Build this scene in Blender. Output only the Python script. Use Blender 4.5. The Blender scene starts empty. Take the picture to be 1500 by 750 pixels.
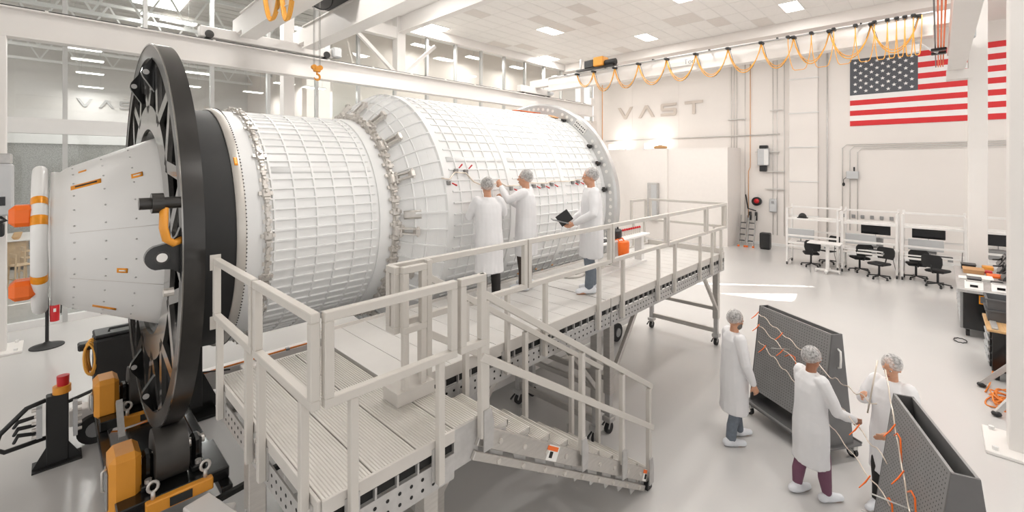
import bpy, math, random
from mathutils import Vector, Matrix, noise
random.seed(7)
PI = math.pi
SC = bpy.context.scene
COL = SC.collection

# ------------------------------------------------------------------ camera, world, sun, exposure
cam_d = bpy.data.cameras.new('camera'); cam = bpy.data.objects.new('camera', cam_d); COL.objects.link(cam)
cam_d.sensor_width = 36.0; cam_d.lens = 650.0/1500.0*36.0
cam_d.shift_y = -135.0/1500.0; cam_d.clip_start = 0.05; cam_d.clip_end = 200
THETA = math.atan2(625, 650)
cam.location = (0, 0, 3.75); cam.rotation_euler = (PI/2, 0, THETA-PI/2)
SC.camera = cam

w = bpy.data.worlds.new('world'); SC.world = w; w.use_nodes = True
bg = w.node_tree.nodes['Background']; bg.inputs[0].default_value = (1.0, 0.985, 0.97, 1); bg.inputs[1].default_value = 1.05
sun_d = bpy.data.lights.new('sun', 'SUN'); sun_d.energy = 9.0; sun_d.angle = 0.004; sun_d.color = (1, .96, .9)
sun = bpy.data.objects.new('sun', sun_d); COL.objects.link(sun)
SUN_DIR = Vector((0.0, 0.5, -0.866)).normalized()
sun.rotation_euler = SUN_DIR.to_track_quat('-Z', 'Y').to_euler(); sun.location = (14, -8, 20)
vs = SC.view_settings; vs.view_transform = 'Standard'; vs.look = 'None'; vs.exposure = 0.2; vs.gamma = 1.0; vs.use_curve_mapping = False

# ------------------------------------------------------------------ materials
def lin(c):
    return tuple(((x/255)/12.92 if x/255 <= .04045 else ((x/255+.055)/1.055)**2.4) for x in c)
MATS = {}
def mat(name, rgb, rough=.5, metal=0., var=.04, scale=6., bump=0., bscale=40., coat=0., emit=0., alpha=1., stretch=None, spec=.5):
    m = bpy.data.materials.new(name); m.use_nodes = True; nt = m.node_tree; b = nt.nodes['Principled BSDF']
    c = lin(rgb)
    b.inputs['Roughness'].default_value = rough; b.inputs['Metallic'].default_value = metal
    b.inputs['Coat Weight'].default_value = coat; b.inputs['Coat Roughness'].default_value = .08
    b.inputs['Specular IOR Level'].default_value = spec
    b.inputs['Alpha'].default_value = alpha
    if emit:
        b.inputs['Emission Color'].default_value = (*c, 1); b.inputs['Emission Strength'].default_value = emit
    tc = nt.nodes.new('ShaderNodeTexCoord'); src = tc.outputs['Object']
    if stretch:
        mp = nt.nodes.new('ShaderNodeMapping'); mp.inputs['Scale'].default_value = stretch
        nt.links.new(src, mp.inputs[0]); src = mp.outputs[0]
    n = nt.nodes.new('ShaderNodeTexNoise'); n.inputs['Scale'].default_value = scale; n.inputs['Detail'].default_value = 3
    nt.links.new(src, n.inputs['Vector'])
    r = nt.nodes.new('ShaderNodeValToRGB')
    r.color_ramp.elements[0].position = .3; r.color_ramp.elements[1].position = .7
    r.color_ramp.elements[0].color = (*[x*(1-var) for x in c], 1); r.color_ramp.elements[1].color = (*[min(1, x*(1+var)) for x in c], 1)
    nt.links.new(n.outputs['Fac'], r.inputs[0]); nt.links.new(r.outputs[0], b.inputs['Base Color'])
    if bump:
        n2 = nt.nodes.new('ShaderNodeTexNoise'); n2.inputs['Scale'].default_value = bscale; n2.inputs['Detail'].default_value = 2
        nt.links.new(src, n2.inputs['Vector'])
        bp = nt.nodes.new('ShaderNodeBump'); bp.inputs['Strength'].default_value = bump; bp.inputs['Distance'].default_value = .02
        nt.links.new(n2.outputs['Fac'], bp.inputs['Height']); nt.links.new(bp.outputs[0], b.inputs['Normal'])
    MATS[name] = m
    return m
M = MATS
mat('wall', (232, 226, 221), .65, var=.012, scale=.7)
mat('hall_roof', (214, 210, 206), .7, var=.04, scale=1.5)
mat('hall_wall', (214, 210, 206), .6, var=.02)
mat('wall_warm', (226, 217, 210), .65, var=.012, scale=.7)
mat('block', (236, 230, 225), .6, var=.01)
mat('ceiling_tile', (240, 237, 233), .7, var=.015, bump=.05, bscale=120)
mat('ceiling_tile_grey', (222, 216, 210), .7, var=.02)
mat('ceiling_grid', (230, 227, 223), .5)
mat('floor', (204, 202, 200), .24, var=.02, scale=.5, coat=.22)
M['floor'].node_tree.nodes['Principled BSDF'].inputs['Coat Roughness'].default_value = .14
mat('hall_floor', (170, 168, 165), .2, var=.05, scale=.8)
mat('white_steel', (232, 228, 224), .45, var=.012, scale=2)
mat('frame_white', (230, 229, 227), .4, var=.01)
mat('mullion', (196, 196, 194), .35, .3, var=.02)
mat('rail_paint', (206, 201, 194), .42, .05, var=.015, scale=3)
mat('alu', (196, 192, 187), .36, .75, var=.06, scale=8, stretch=(1, 1, 6))
mat('alu_dark', (150, 148, 146), .4, .8, var=.08)
mat('fascia', (205, 200, 194), .5, .1, var=.02)
mat('galv', (192, 190, 188), .42, .5, var=.08, scale=14)
mat('hole', (28, 27, 26), .8)
mat('shell_white', (238, 238, 237), .42, var=.012, scale=3)
mat('rib_white', (240, 240, 239), .42, var=.012)
mat('cone_white', (232, 231, 229), .33, var=.02, scale=1.6)
mat('satin_ring', (208, 203, 196), .38, .45, var=.04)
mat('bracket_metal', (212, 207, 201), .4, .55, var=.1, scale=20)
mat('flange_metal', (206, 206, 205), .35, .6, var=.04)
mat('black_gloss', (22, 22, 22), .22, .1, var=.3, scale=3, coat=.3)
mat('black_matte', (36, 36, 36), .55, var=.1, scale=4)
mat('black_rim', (44, 42, 40), .28, .25, var=.3, scale=2.5, coat=.25)
mat('plate_gloss', (150, 148, 145), .14, .9, var=.1, scale=2)
mat('rubber', (42, 41, 41), .7, var=.15)
mat('roller', (66, 63, 60), .55, .1, var=.12)
mat('yellow', (226, 152, 52), .42, var=.03)
mat('yellow_cable', (238, 172, 72), .5, var=.04)
mat('orange_cable', (226, 130, 45), .5, var=.05)
mat('kapton', (238, 152, 28), .3, .15, var=.12, scale=20)
mat('orange', (242, 110, 22), .4, var=.06)
mat('red', (200, 34, 40), .4, var=.05)
mat('flag_red', (214, 44, 48), .6, var=.02)
mat('flag_blue', (84, 86, 92), .6, var=.03)
mat('flag_white', (238, 236, 234), .6, var=.01)
mat('sign_beige', (205, 194, 184), .5, var=.01)
mat('sign_grey', (176, 174, 172), .4, .2)
mat('peg', (146, 145, 144), .5, .25, var=.05)
mat('peg_hole', (58, 58, 58), .8)
mat('peg_dark', (108, 107, 107), .45, .3, var=.05)
mat('tube_steel', (226, 214, 200), .28, .6, var=.05)
mat('grey_box', (196, 197, 198), .45, .15, var=.02)
mat('grey_mid', (150, 150, 150), .45, .2)
mat('grey_bin', (92, 93, 95), .55)
mat('conduit', (210, 207, 203), .4, .45, var=.05)
mat('copper', (222, 170, 120), .4, .3)
mat('wood', (206, 166, 116), .5, var=.12, scale=5, stretch=(1, 8, 8))
mat('wood_light', (196, 168, 134), .5, var=.1)
mat('cardboard', (190, 148, 104), .8, var=.05)
mat('black_plastic', (30, 30, 31), .4, var=.1)
mat('screen', (24, 24, 27), .18)
mat('chair_fabric', (32, 32, 33), .75, var=.15)
mat('desk_white', (236, 233, 230), .4)
mat('paper', (235, 233, 228), .7)
mat('skin', (204, 152, 122), .5, var=.05, scale=20)
mat('skin_deep', (158, 108, 82), .5, var=.05, scale=20)
mat('hair', (52, 42, 36), .6, var=.2, scale=40)
mat('hair_grey', (104, 98, 92), .6, var=.2, scale=40)
mat('coat', (232, 231, 232), .62, var=.02, scale=4, bump=.25, bscale=9)
mat('shoe_cover', (228, 230, 234), .6, bump=.3, bscale=30)
mat('jeans', (108, 116, 126), .75, var=.12, scale=18)
mat('trousers_black', (38, 35, 34), .75)
mat('trousers_brown', (62, 52, 46), .75)
mat('leggings', (120, 78, 98), .7)
mat('lips', (150, 84, 76), .5)
mat('exit_green', (40, 220, 90), .5, emit=2.0)
mat('light_panel', (255, 250, 243), .5, emit=7.0)
mat('hall_light', (255, 252, 247), .5, emit=5.0)
mat('uplight', (255, 248, 240), .5, emit=8.0)
mat('teal', (150, 190, 188), .3)
mat('label_white', (240, 238, 234), .5)
mat('deckpaint', (214, 211, 207), .42, .1, var=.02)
mat('deck_alu', (208, 204, 198), .4, .35, var=.03, scale=5)
def glass(name, tint, fac, rough=.02):
    m = bpy.data.materials.new(name); m.use_nodes = True; nt = m.node_tree; nt.nodes.remove(nt.nodes['Principled BSDF'])
    out = nt.nodes['Material Output']
    tr = nt.nodes.new('ShaderNodeBsdfTransparent'); tr.inputs[0].default_value = (*tint, 1)
    gl = nt.nodes.new('ShaderNodeBsdfGlossy'); gl.inputs['Roughness'].default_value = rough
    lw = nt.nodes.new('ShaderNodeLayerWeight'); lw.inputs[0].default_value = .5
    pw = nt.nodes.new('ShaderNodeMath'); pw.operation = 'POWER'; pw.inputs[1].default_value = 5.0; nt.links.new(lw.outputs['Facing'], pw.inputs[0])
    fr = nt.nodes.new('ShaderNodeMath'); fr.operation = 'MULTIPLY_ADD'; fr.inputs[1].default_value = .9; fr.inputs[2].default_value = fac; nt.links.new(pw.outputs[0], fr.inputs[0])
    mx = nt.nodes.new('ShaderNodeMixShader'); nt.links.new(fr.outputs[0], mx.inputs[0])
    nt.links.new(tr.outputs[0], mx.inputs[1]); nt.links.new(gl.outputs[0], mx.inputs[2]); nt.links.new(mx.outputs[0], out.inputs[0])
    M[name] = m
glass('glass', (.95, .965, .96), .035)
def film(name, rgb, opac):
    m = bpy.data.materials.new(name); m.use_nodes = True; nt = m.node_tree; b = nt.nodes['Principled BSDF']
    out = nt.nodes['Material Output']
    b.inputs['Base Color'].default_value = (*lin(rgb), 1); b.inputs['Roughness'].default_value = .35
    tr = nt.nodes.new('ShaderNodeBsdfTransparent'); mx = nt.nodes.new('ShaderNodeMixShader')
    n = nt.nodes.new('ShaderNodeTexNoise'); n.inputs['Scale'].default_value = 45; n.inputs['Detail'].default_value = 4
    tc = nt.nodes.new('ShaderNodeTexCoord'); nt.links.new(tc.outputs['Object'], n.inputs['Vector'])
    mr = nt.nodes.new('ShaderNodeMapRange'); mr.inputs['To Min'].default_value = opac-.25; mr.inputs['To Max'].default_value = min(1, opac+.25)
    mr.inputs['From Min'].default_value = .3; mr.inputs['From Max'].default_value = .7
    nt.links.new(n.outputs['Fac'], mr.inputs[0]); nt.links.new(mr.outputs[0], mx.inputs[0])
    nt.links.new(tr.outputs[0], mx.inputs[1]); nt.links.new(b.outputs[0], mx.inputs[2]); nt.links.new(mx.outputs[0], out.inputs[0])
    M[name] = m
film('hairnet', (222, 220, 218), .5)
film('frosted', (200, 200, 196), .55)

# ------------------------------------------------------------------ mesh helpers
ORG = (0, 0, 0)      # base of the thing being built in hall coordinates
def rib_profile(x0, x1, z0, z1, per=.02, d=.005):
    n = max(1, round((x1-x0)/per)); w_ = (x1-x0)/n; p = [(x0, z0)]
    for k in range(n): a = x0+k*w_; p += [(a+.02*w_, z1-d), (a+.22*w_, z1), (a+.62*w_, z1), (a+.82*w_, z1-d)]
    return p+[(x1, z1-d), (x1, z0)]
def rib_plank(x0, x1, y0, y1, z0, z1):
    mb = MB(); p = rib_profile(x0, x1, z0, z1); n = len(p)
    mb.add([(x, y0, z) for x, z in p]+[(x, y1, z) for x, z in p], [tuple(range(n)), tuple(range(n, 2*n))[::-1]]+[(i, (i+1) % n, n+(i+1) % n, n+i) for i in range(n)])
    return mb
class MB:
    """collects shapes; build() links them as ONE mesh object, in the coordinates of its thing"""
    def __init__(self, at=None):
        self.v = []; self.f = []; self.o = Vector(at if at is not None else ORG)
    def add(self, vs, fs, mtx=None):
        k = len(self.v)
        for p in vs:
            p = Vector(p)
            if mtx is not None: p = mtx @ p
            self.v.append(p)
        for f in fs: self.f.append(tuple(i+k for i in f))
        return self
    def box(self, a, b, mtx=None, c=0.0):
        x0, y0, z0 = [min(a[i], b[i]) for i in range(3)]; x1, y1, z1 = [max(a[i], b[i]) for i in range(3)]
        if c <= 0:
            return self.add([(x0,y0,z0),(x1,y0,z0),(x1,y1,z0),(x0,y1,z0),(x0,y0,z1),(x1,y0,z1),(x1,y1,z1),(x0,y1,z1)],
                [(0,3,2,1),(4,5,6,7),(0,1,5,4),(1,2,6,5),(2,3,7,6),(3,0,4,7)], mtx)
        c = min(c, (x1-x0)/2.01, (y1-y0)/2.01, (z1-z0)/2.01)
        vs = []; idx = {}
        for sx in (0, 1):
            for sy in (0, 1):
                for sz in (0, 1):
                    X, Y, Z = (x0, x1)[sx], (y0, y1)[sy], (z0, z1)[sz]
                    dx, dy, dz = (c, -c)[sx], (c, -c)[sy], (c, -c)[sz]
                    idx[(sx,sy,sz)] = len(vs); vs += [(X, Y+dy, Z+dz), (X+dx, Y, Z+dz), (X+dx, Y+dy, Z)]
        def q(l):
            return tuple(l)
        fs = []
        I = lambda s, k: idx[s]+k
        fs.append(q([I((0,0,0),0), I((0,0,1),0), I((0,1,1),0), I((0,1,0),0)])); fs.append(q([I((1,0,0),0), I((1,1,0),0), I((1,1,1),0), I((1,0,1),0)]))
        fs.append(q([I((0,0,0),1), I((1,0,0),1), I((1,0,1),1), I((0,0,1),1)])); fs.append(q([I((0,1,0),1), I((0,1,1),1), I((1,1,1),1), I((1,1,0),1)]))
        fs.append(q([I((0,0,0),2), I((0,1,0),2), I((1,1,0),2), I((1,0,0),2)])); fs.append(q([I((0,0,1),2), I((1,0,1),2), I((1,1,1),2), I((0,1,1),2)]))
        for s1 in (0, 1):
            for s2 in (0, 1):
                fs.append((I((0,s1,s2),1), I((1,s1,s2),1), I((1,s1,s2),2), I((0,s1,s2),2)))
                fs.append((I((s1,0,s2),0), I((s1,1,s2),0), I((s1,1,s2),2), I((s1,0,s2),2)))
                fs.append((I((s1,s2,0),0), I((s1,s2,1),0), I((s1,s2,1),1), I((s1,s2,0),1)))
        for s in idx: fs.append((idx[s], idx[s]+1, idx[s]+2))
        return self.add(vs, fs, mtx)
    def cb(self, c, s, mtx=None, ch=0.0):
        return self.box([c[i]-s[i]/2 for i in range(3)], [c[i]+s[i]/2 for i in range(3)], mtx, ch)
    def bar(self, p, q, w, h, ch=0.0, up=(0, 0, 1)):
        p, q = Vector(p), Vector(q); d = q-p; L = d.length
        if L < 1e-6: return self
        x = d/L; up = Vector(up)
        if abs(x.dot(up)) > .98: up = Vector((0, 1, 0))
        y = up.cross(x).normalized(); z = x.cross(y)
        m = Matrix(((x.x, y.x, z.x, p.x), (x.y, y.y, z.y, p.y), (x.z, y.z, z.z, p.z), (0, 0, 0, 1)))
        return self.box((0, -w/2, -h/2), (L, w/2, h/2), m, ch)
    def tube(self, pts, r, n=8, caps=True, closed=False):
        pts = [Vector(p) for p in pts]; N = len(pts)
        rs = r if isinstance(r, (list, tuple)) else [r]*N
        k = len(self.v); prev = None
        for i, p in enumerate(pts):
            if closed: t = pts[(i+1) % N]-pts[i-1]
            else: t = pts[min(i+1, N-1)]-pts[max(i-1, 0)]
            t.normalize()
            if prev is None:
                u = Vector((0, 0, 1)).cross(t)
                if u.length < .05: u = Vector((0, 1, 0)).cross(t)
            else: u = prev - t*prev.dot(t)
            u.normalize(); prev = u; w_ = t.cross(u)
            for j in range(n):
                a = 2*PI*j/n; self.v.append(p + (u*math.cos(a)+w_*math.sin(a))*rs[i])
        for i in range(N if closed else N-1):
            i2 = (i+1) % N
            for j in range(n):
                j2 = (j+1) % n; self.f.append((k+i*n+j, k+i*n+j2, k+i2*n+j2, k+i2*n+j))
        if caps and not closed:
            self.f.append(tuple(k+j for j in range(n))[::-1]); self.f.append(tuple(k+(N-1)*n+j for j in range(n)))
        return self
    def cyl(self, p, q, r, n=16, r2=None):
        return self.tube([p, q], [r, r if r2 is None else r2], n)
    def limb(self, pts, rs, n=10):
        """tapered tube with rounded ends"""
        pts = [Vector(p) for p in pts]; rs = list(rs)
        a = (pts[0]-pts[1]).normalized(); b = (pts[-1]-pts[-2]).normalized()
        P = [pts[0]+a*rs[0]*.92, pts[0]+a*rs[0]*.6]+pts+[pts[-1]+b*rs[-1]*.6, pts[-1]+b*rs[-1]*.92]
        R = [rs[0]*.35, rs[0]*.8]+rs+[rs[-1]*.8, rs[-1]*.35]
        return self.tube(P, R, n)
    def ell(self, c, r, n=14, m=9, rot=None, lo=-90, hi=90):
        vs = []; fs = []; rot = rot or Matrix()
        for i in range(m+1):
            t = math.radians(lo+(hi-lo)*i/m)
            for j in range(n):
                a = 2*PI*j/n; vs.append(Vector(c)+(rot @ Vector((r[0]*math.cos(t)*math.cos(a), r[1]*math.cos(t)*math.sin(a), r[2]*math.sin(t)))))
        for i in range(m):
            for j in range(n):
                fs.append((i*n+j, i*n+(j+1) % n, (i+1)*n+(j+1) % n, (i+1)*n+j))
        fs.append(tuple(range(n))[::-1]); fs.append(tuple(m*n+j for j in range(n)))
        return self.add(vs, fs)
    def loft(self, secs, n=16):
        """secs: (centre, rx, ry) horizontal ellipses stacked"""
        k = len(self.v)
        for c, rx, ry in secs:
            for j in range(n):
                a = 2*PI*j/n; self.v.append(Vector(c)+Vector((rx*math.cos(a), ry*math.sin(a), 0)))
        for i in range(len(secs)-1):
            for j in range(n):
                j2 = (j+1) % n; self.f.append((k+i*n+j, k+i*n+j2, k+(i+1)*n+j2, k+(i+1)*n+j))
        self.f.append(tuple(k+j for j in range(n))[::-1]); self.f.append(tuple(k+(len(secs)-1)*n+j for j in range(n)))
        return self
    def rev(self, prof, c, n=72, closed=True):
        """revolve a closed (u, r) profile about the world X axis through c=(v, z)"""
        k = len(self.v); P = len(prof)
        for j in range(n):
            a = 2*PI*j/n
            for (u, r) in prof: self.v.append(Vector((u, c[0]-r*math.cos(a), c[1]+r*math.sin(a))))
        for j in range(n):
            j2 = (j+1) % n
            for i in range(P if closed else P-1):
                i2 = (i+1) % P; self.f.append((k+j*P+i, k+j*P+i2, k+j2*P+i2, k+j2*P+i))
        return self
    def prism(self, poly, d, mtx=None):
        """poly in local (x, y), extruded 0..d along local z"""
        n = len(poly)
        vs = [(x, y, 0) for x, y in poly]+[(x, y, d) for x, y in poly]
        fs = [tuple(range(n))[::-1], tuple(range(n, 2*n))]+[(i, (i+1) % n, n+(i+1) % n, n+i) for i in range(n)]
        return self.add(vs, fs, mtx)
    def mesh(self, name, m, smooth=False, off=None):
        o = off if off is not None else self.o
        me = bpy.data.meshes.new(name); me.from_pydata([tuple(p-o) for p in self.v], [], self.f); me.validate()
        import bmesh
        bm = bmesh.new(); bm.from_mesh(me); bmesh.ops.recalc_face_normals(bm, faces=bm.faces); bm.to_mesh(me); bm.free()
        me.materials.append(M[m])
        if smooth: me.shade_smooth(); 
        if smooth == 'auto': me.set_sharp_from_angle(angle=math.radians(35))
        return me
    def build(self, name, m, parent=None, smooth=False, kind=None, label=None):
        o = bpy.data.objects.new(name, self.mesh(name, m, smooth)); COL.objects.link(o)
        if parent is not None: o.parent = parent
        else: o.location = self.o
        if kind: o['kind'] = kind
        if label: o['label'] = label
        return o
def inst(name, me, parent, mtx=None, loc=None):
    o = bpy.data.objects.new(name, me); COL.objects.link(o); o.parent = parent
    if mtx is not None: o.matrix_basis = mtx
    if loc is not None: o.location = loc
    return o
def thing(name, label, cat, loc=(0, 0, 0), rz=0., group=None, kind=None, world=False):
    global ORG
    ORG = tuple(loc) if world else (0, 0, 0)
    o = bpy.data.objects.new(name, None); COL.objects.link(o); o.location = loc; o.rotation_euler = (0, 0, rz); o.empty_display_size = .1
    o['label'] = label; o['category'] = cat
    if group: o['group'] = group
    if kind: o['kind'] = kind
    return o
def tag(o, label, cat, group=None, kind=None):
    o['label'] = label; o['category'] = cat
    if group: o['group'] = group
    if kind: o['kind'] = kind
    return o
KIDS = {}
def copy_tree(o, loc, rz, label, parent=None):
    c = o.copy(); COL.objects.link(c); c.parent = parent
    if parent is None: c.location = loc; c.rotation_euler = (0, 0, rz); c['label'] = label
    for ch in [x for x in COL.objects if x.parent == o]: copy_tree(ch, None, None, None, c)
    return c
def struct(name, mb, m, label, cat, smooth=False, parent=None):
    o = mb.build(name, m, parent, smooth)
    if parent is None: tag(o, label, cat, kind='structure')
    return o

# ------------------------------------------------------------------ the setting
struct('floor', MB().box((-14, -14, -.12), (24, 15.0, 0)), 'floor', 'pale grey glossy epoxy floor of the assembly hall', 'floor')
struct('floor_hall', MB().box((-14, 15.0, -.12), (26, 30, -.005)), 'hall_floor', 'polished concrete floor of the cafe hall behind the glass wall', 'floor')
wb = struct('wall_back', MB().box((23, -14, 0), (23.2, 15.2, 9.5)), 'wall', 'tall white end wall with the flag and sign', 'wall')
struct('trim_1', MB().box((22.985, 14.55, 0), (23.0, 14.6, 9.2)), 'copper', 'thin brown vertical joint strip beside the sign wall', 'trim')
for vv in (12.6, 9.9, 7.35):
    MB().box((22.994, vv-.006, 4.5), (23.0, vv+.006, 9.2)).build('panel_joint', 'ceiling_tile_grey', wb)
struct('wall_block', MB().box((21.15, 6.86, 0), (22.95, 14.95, 4.5)), 'block', 'low white room block in front of the end wall', 'wall')
wbk = bpy.data.objects['wall_block']
MB().box((21.14, 9.6, 0), (21.15, 9.64, 4.5)).build('corner_joint', 'wall', wbk)
MB().box((21.06, 9.64, 0), (21.15, 14.95, 4.5)).build('wall_panel', 'block', wbk)
struct('baseboard_back', MB().box((22.97, -14, 0), (23.0, 6.8, .12)), 'frame_white', 'white baseboard along the end wall', 'baseboard')

# ceiling: slab with two added unseen openings, shaped to throw the sun patches on the floor
SK = .27
def slab():
    import bmesh
    bm = bmesh.new()
    Z = 9.36
    outer = [(-14, -14), (23.2, -14), (23.2, 15.2), (-14, 15.2)]
    strip = [(13.6, 5.9), (13.72, 5.98), (16.2, 2.83), (16.12, 2.72)]
    quad = [(13.45, 4.55), (14.95, 2.95), (14.05, 2.83), (13.7, 3.35)]
    loops = [outer]+[[(x-Z*SK, y-Z*SK) for x, y in h] for h in (strip, quad)]
    es = []
    for L in loops:
        vs_ = [bm.verts.new((x, y, Z)) for x, y in L]
        for i in range(len(vs_)): es.append(bm.edges.new((vs_[i], vs_[(i+1) % len(vs_)])))
    r = bmesh.ops.triangle_fill(bm, edges=es, use_beauty=True)
    fs = [f for f in bm.faces]
    # drop faces inside the holes
    def inside(pt, poly):
        s = False
        for i in range(len(poly)):
            (x1, y1), (x2, y2) = poly[i], poly[i-1]
            if (y1 > pt[1]) != (y2 > pt[1]) and pt[0] < (x2-x1)*(pt[1]-y1)/(y2-y1)+x1: s = not s
        return s
    dead = [f for f in fs if any(inside(f.calc_center_median(), L) for L in loops[1:])]
    bmesh.ops.delete(bm, geom=dead, context='FACES')
    me = bpy.data.meshes.new('ceiling'); bm.to_mesh(me); bm.free(); me.materials.append(M['ceiling_grid'])
    o = bpy.data.objects.new('ceiling', me); COL.objects.link(o)
    return o
sun.rotation_euler = Vector((SK, SK, -1)).normalized().to_track_quat('-Z', 'Y').to_euler()
ceil = tag(slab(), 'white tiled ceiling with recessed light panels', 'ceiling', kind='structure')
TU, TV, ZC_ = 1.2, .6, 9.2
me_t = MB().box((-.592, -.292, 0), (.592, .292, .05)).mesh('ceiling_tile', 'ceiling_tile')
me_g = MB().box((-.592, -.292, 0), (.592, .292, .05)).mesh('ceiling_tile', 'ceiling_tile_grey')
LIGHTS = []
for k, uu in enumerate((3.4, 7.0, 10.6, 14.2, 17.8)):
    for j in range(-1, 4):
        vv = 3.68+5.4*j + (2.4 if k % 2 else 0)
        if vv < 14.55: LIGHTS.append((uu, vv))
grey = set(); rr = random.Random(3)
def pix(X, Y, Z):
    C, S = math.cos(THETA), math.sin(THETA); d = C*X+S*Y
    if d < .2: return None
    return (750+650*(S*X-C*Y)/d, 240-650*(Z-3.75)/d)
for i in range(-2, 12):
    for j in range(-4, 24):
        uu = 7.0+.0+i*TU-2.4+1.2*0; uu = 5.8+i*TU; vv = .76+j*TV+.52
        if vv > 14.7 or uu > 19.2: continue
        q = pix(uu, vv, ZC_)
        if not q or q[1] < -55 or q[0] < 520 or q[0] > 1560: continue
        if any(abs(uu-a) < .3 and abs(vv-b) < .2 for a, b in LIGHTS): continue
        g = rr.random() < .13
        inst('ceiling_tile', me_g if g else me_t, ceil, loc=(uu, vv, ZC_))
MB().box((19.62, -14, 8.8), (23.0, 15.0, 9.25)).build('soffit', 'wall', ceil)
gm = MB()
for i in range(-2, 13): gm.box((5.2+i*TU-.012, -3, 9.195), (5.2+i*TU+.012, 15, 9.215))
for j in range(-4, 25):
    vv = .98+j*TV
    if vv < 15: gm.box((3, vv-.012, 9.195), (19.62, vv+.012, 9.215))
gm.build('grid_bars', 'ceiling_grid', ceil, kind='stuff')
ORD = ('first', 'second', 'third', 'fourth', 'fifth', 'sixth', 'seventh', 'eighth', 'ninth', 'tenth', 'eleventh', 'twelfth', 'thirteenth')
for n_, (uu, vv) in enumerate(LIGHTS):
    row = ORD[sorted({a for a, b in LIGHTS}, reverse=True).index(uu)]; pos = ORD[sorted((b for a, b in LIGHTS if a == uu), reverse=True).index(vv)]
    t = thing('ceiling_light', 'recessed ceiling light panel, %s row from the end wall, %s from the glass wall' % (row, pos), 'ceiling light', (uu, vv, 9.19), group='recessed ceiling light panels')
    MB().box((-.56, -.27, .0), (.56, .27, .02)).build('diffuser', 'light_panel', t)
    fm = MB(); fm.box((-.6, -.3, -.005), (.6, -.27, .03)); fm.box((-.6, .27, -.005), (.6, .3, .03)); fm.box((-.6, -.27, -.005), (-.56, .27, .03)); fm.box((.56, -.27, -.005), (.6, .27, .03))
    fm.build('light_frame', 'ceiling_grid', t)
    ld = bpy.data.lights.new('panel_lamp', 'AREA'); ld.shape = 'RECTANGLE'; ld.size = 1.1; ld.size_y = .52; ld.energy = 82; ld.color = (1, .98, .955)
    lo = bpy.data.objects.new('panel_lamp', ld); COL.objects.link(lo); lo.parent = t; lo.location = (0, 0, -.02)

# glass wall towards the hall (v = 15)
V0 = 15.0
wg = struct('window_1', MB().box((-14, V0-.06, 0), (23, V0+.06, .16)), 'frame_white', 'glass partition wall with grey mullions between the halls', 'window')
MB().box((-14, V0-.12, 4.45), (8.6, V0+.1, 4.8)).build('transom', 'frame_white', wg)
MB().box((-14, V0-.2, 8.87), (23, V0+.2, 9.35)).build('header', 'white_steel', wg)
MU = [.24+1.48*k for k in range(-2, 16)]
me_m = MB().box((-.045, -.07, 0), (.045, .07, 8.87)).mesh('mullion', 'mullion')
me_m2 = MB().box((-.045, -.07, 6.2), (.045, .07, 8.87)).mesh('mullion', 'mullion')
for u_ in MU: inst('mullion', me_m if u_ < 9 else me_m2, wg, loc=(u_, V0, 0))
for a, b in zip(MU[:-1], MU[1:]):
    lowz = .16 if b < 9.2 else 6.3
    if b < 9.2:
        MB().box((a+.045, V0-.008, .16), (b-.045, V0+.008, 4.45)).build('pane', 'glass', wg)
        MB().box((a+.045, V0-.008, 4.8), (b-.045, V0+.008, 8.87)).build('pane', 'glass', wg)
    else:
        MB().box((a+.045, V0-.008, 6.3), (b-.045, V0+.008, 8.87)).build('pane', 'glass', wg)
struct('wall_left', MB().box((9.2, V0-.05, 0), (23, V0+.1, 6.3)), 'wall', 'white lower wall behind the crane runway', 'wall')
struct('wall_hall_inner', MB().box((7.4, 19.5, 0), (7.6, 30, 8.5)).box((7.6, 17.0, 0), (24, 17.2, 10.2)), 'wall_warm', 'beige inner wall seen through the upper windows', 'wall')
struct('wall_hall_back', MB().box((-14, 27.0, 0), (24, 27.2, 10.5)), 'hall_wall', 'white far wall of the cafe hall', 'wall')
hb = bpy.data.objects['wall_hall_back']
MB().box((-14, 26.9, 4.6), (8, 27.0, 5.0)).build('ledge', 'frame_white', hb)
MB().box((-14, 26.96, .2), (8, 27.0, 4.6)).build('lower_panel', 'frosted', hb)
# hall roof: sloped corrugated deck
rf = MB()
for i in range(0, 26):
    y0 = 15.3+i*.5
    rf.box((-14, y0, 9.25), (8, y0+.44, 9.35)); rf.box((-14, y0+.44, 9.33), (8, y0+.5, 9.45))
struct('ceiling_hall', rf, 'hall_roof', 'white corrugated roof deck above the cafe hall', 'ceiling')
# roof trusses in the hall
def truss(y, z0, label):
    t = thing('roof_truss', label, 'truss', (0, y, z0), group='white roof trusses of the cafe hall')
    MB().box((-13, -.05, 0), (7.4, .05, .1)).build('lower_chord', 'frame_white', t)
    MB().box((-13, -.05, 1.1), (7.4, .05, 1.2)).build('upper_chord', 'frame_white', t)
    for k in range(14):
        x = -8.0+k*1.1
        MB().bar((x, 0, .08), (x+.55, 0, 1.12), .05, .05).build('web', 'frame_white', t)
        MB().bar((x+.55, 0, 1.12), (x+1.1, 0, .08), .05, .05).build('web', 'frame_white', t)
for y, l in ((17.0, 'white steel roof truss nearest behind the glass wall'), (20.0, 'second white steel roof truss from the glass wall'), (23.2, 'third white steel roof truss from the glass wall'), (26.2, 'rearmost white steel roof truss by the hall end wall')):
    truss(y, 7.9, l)
MB().box((1.9, 18.0, 9.2), (3.2, 19.6, 9.25)).build('skylight', 'hall_light', bpy.data.objects['ceiling_hall'])
MB().box((-3.5, 22.0, 9.2), (-1.5, 24.0, 9.25)).build('skylight', 'hall_light', bpy.data.objects['ceiling_hall'])
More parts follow.
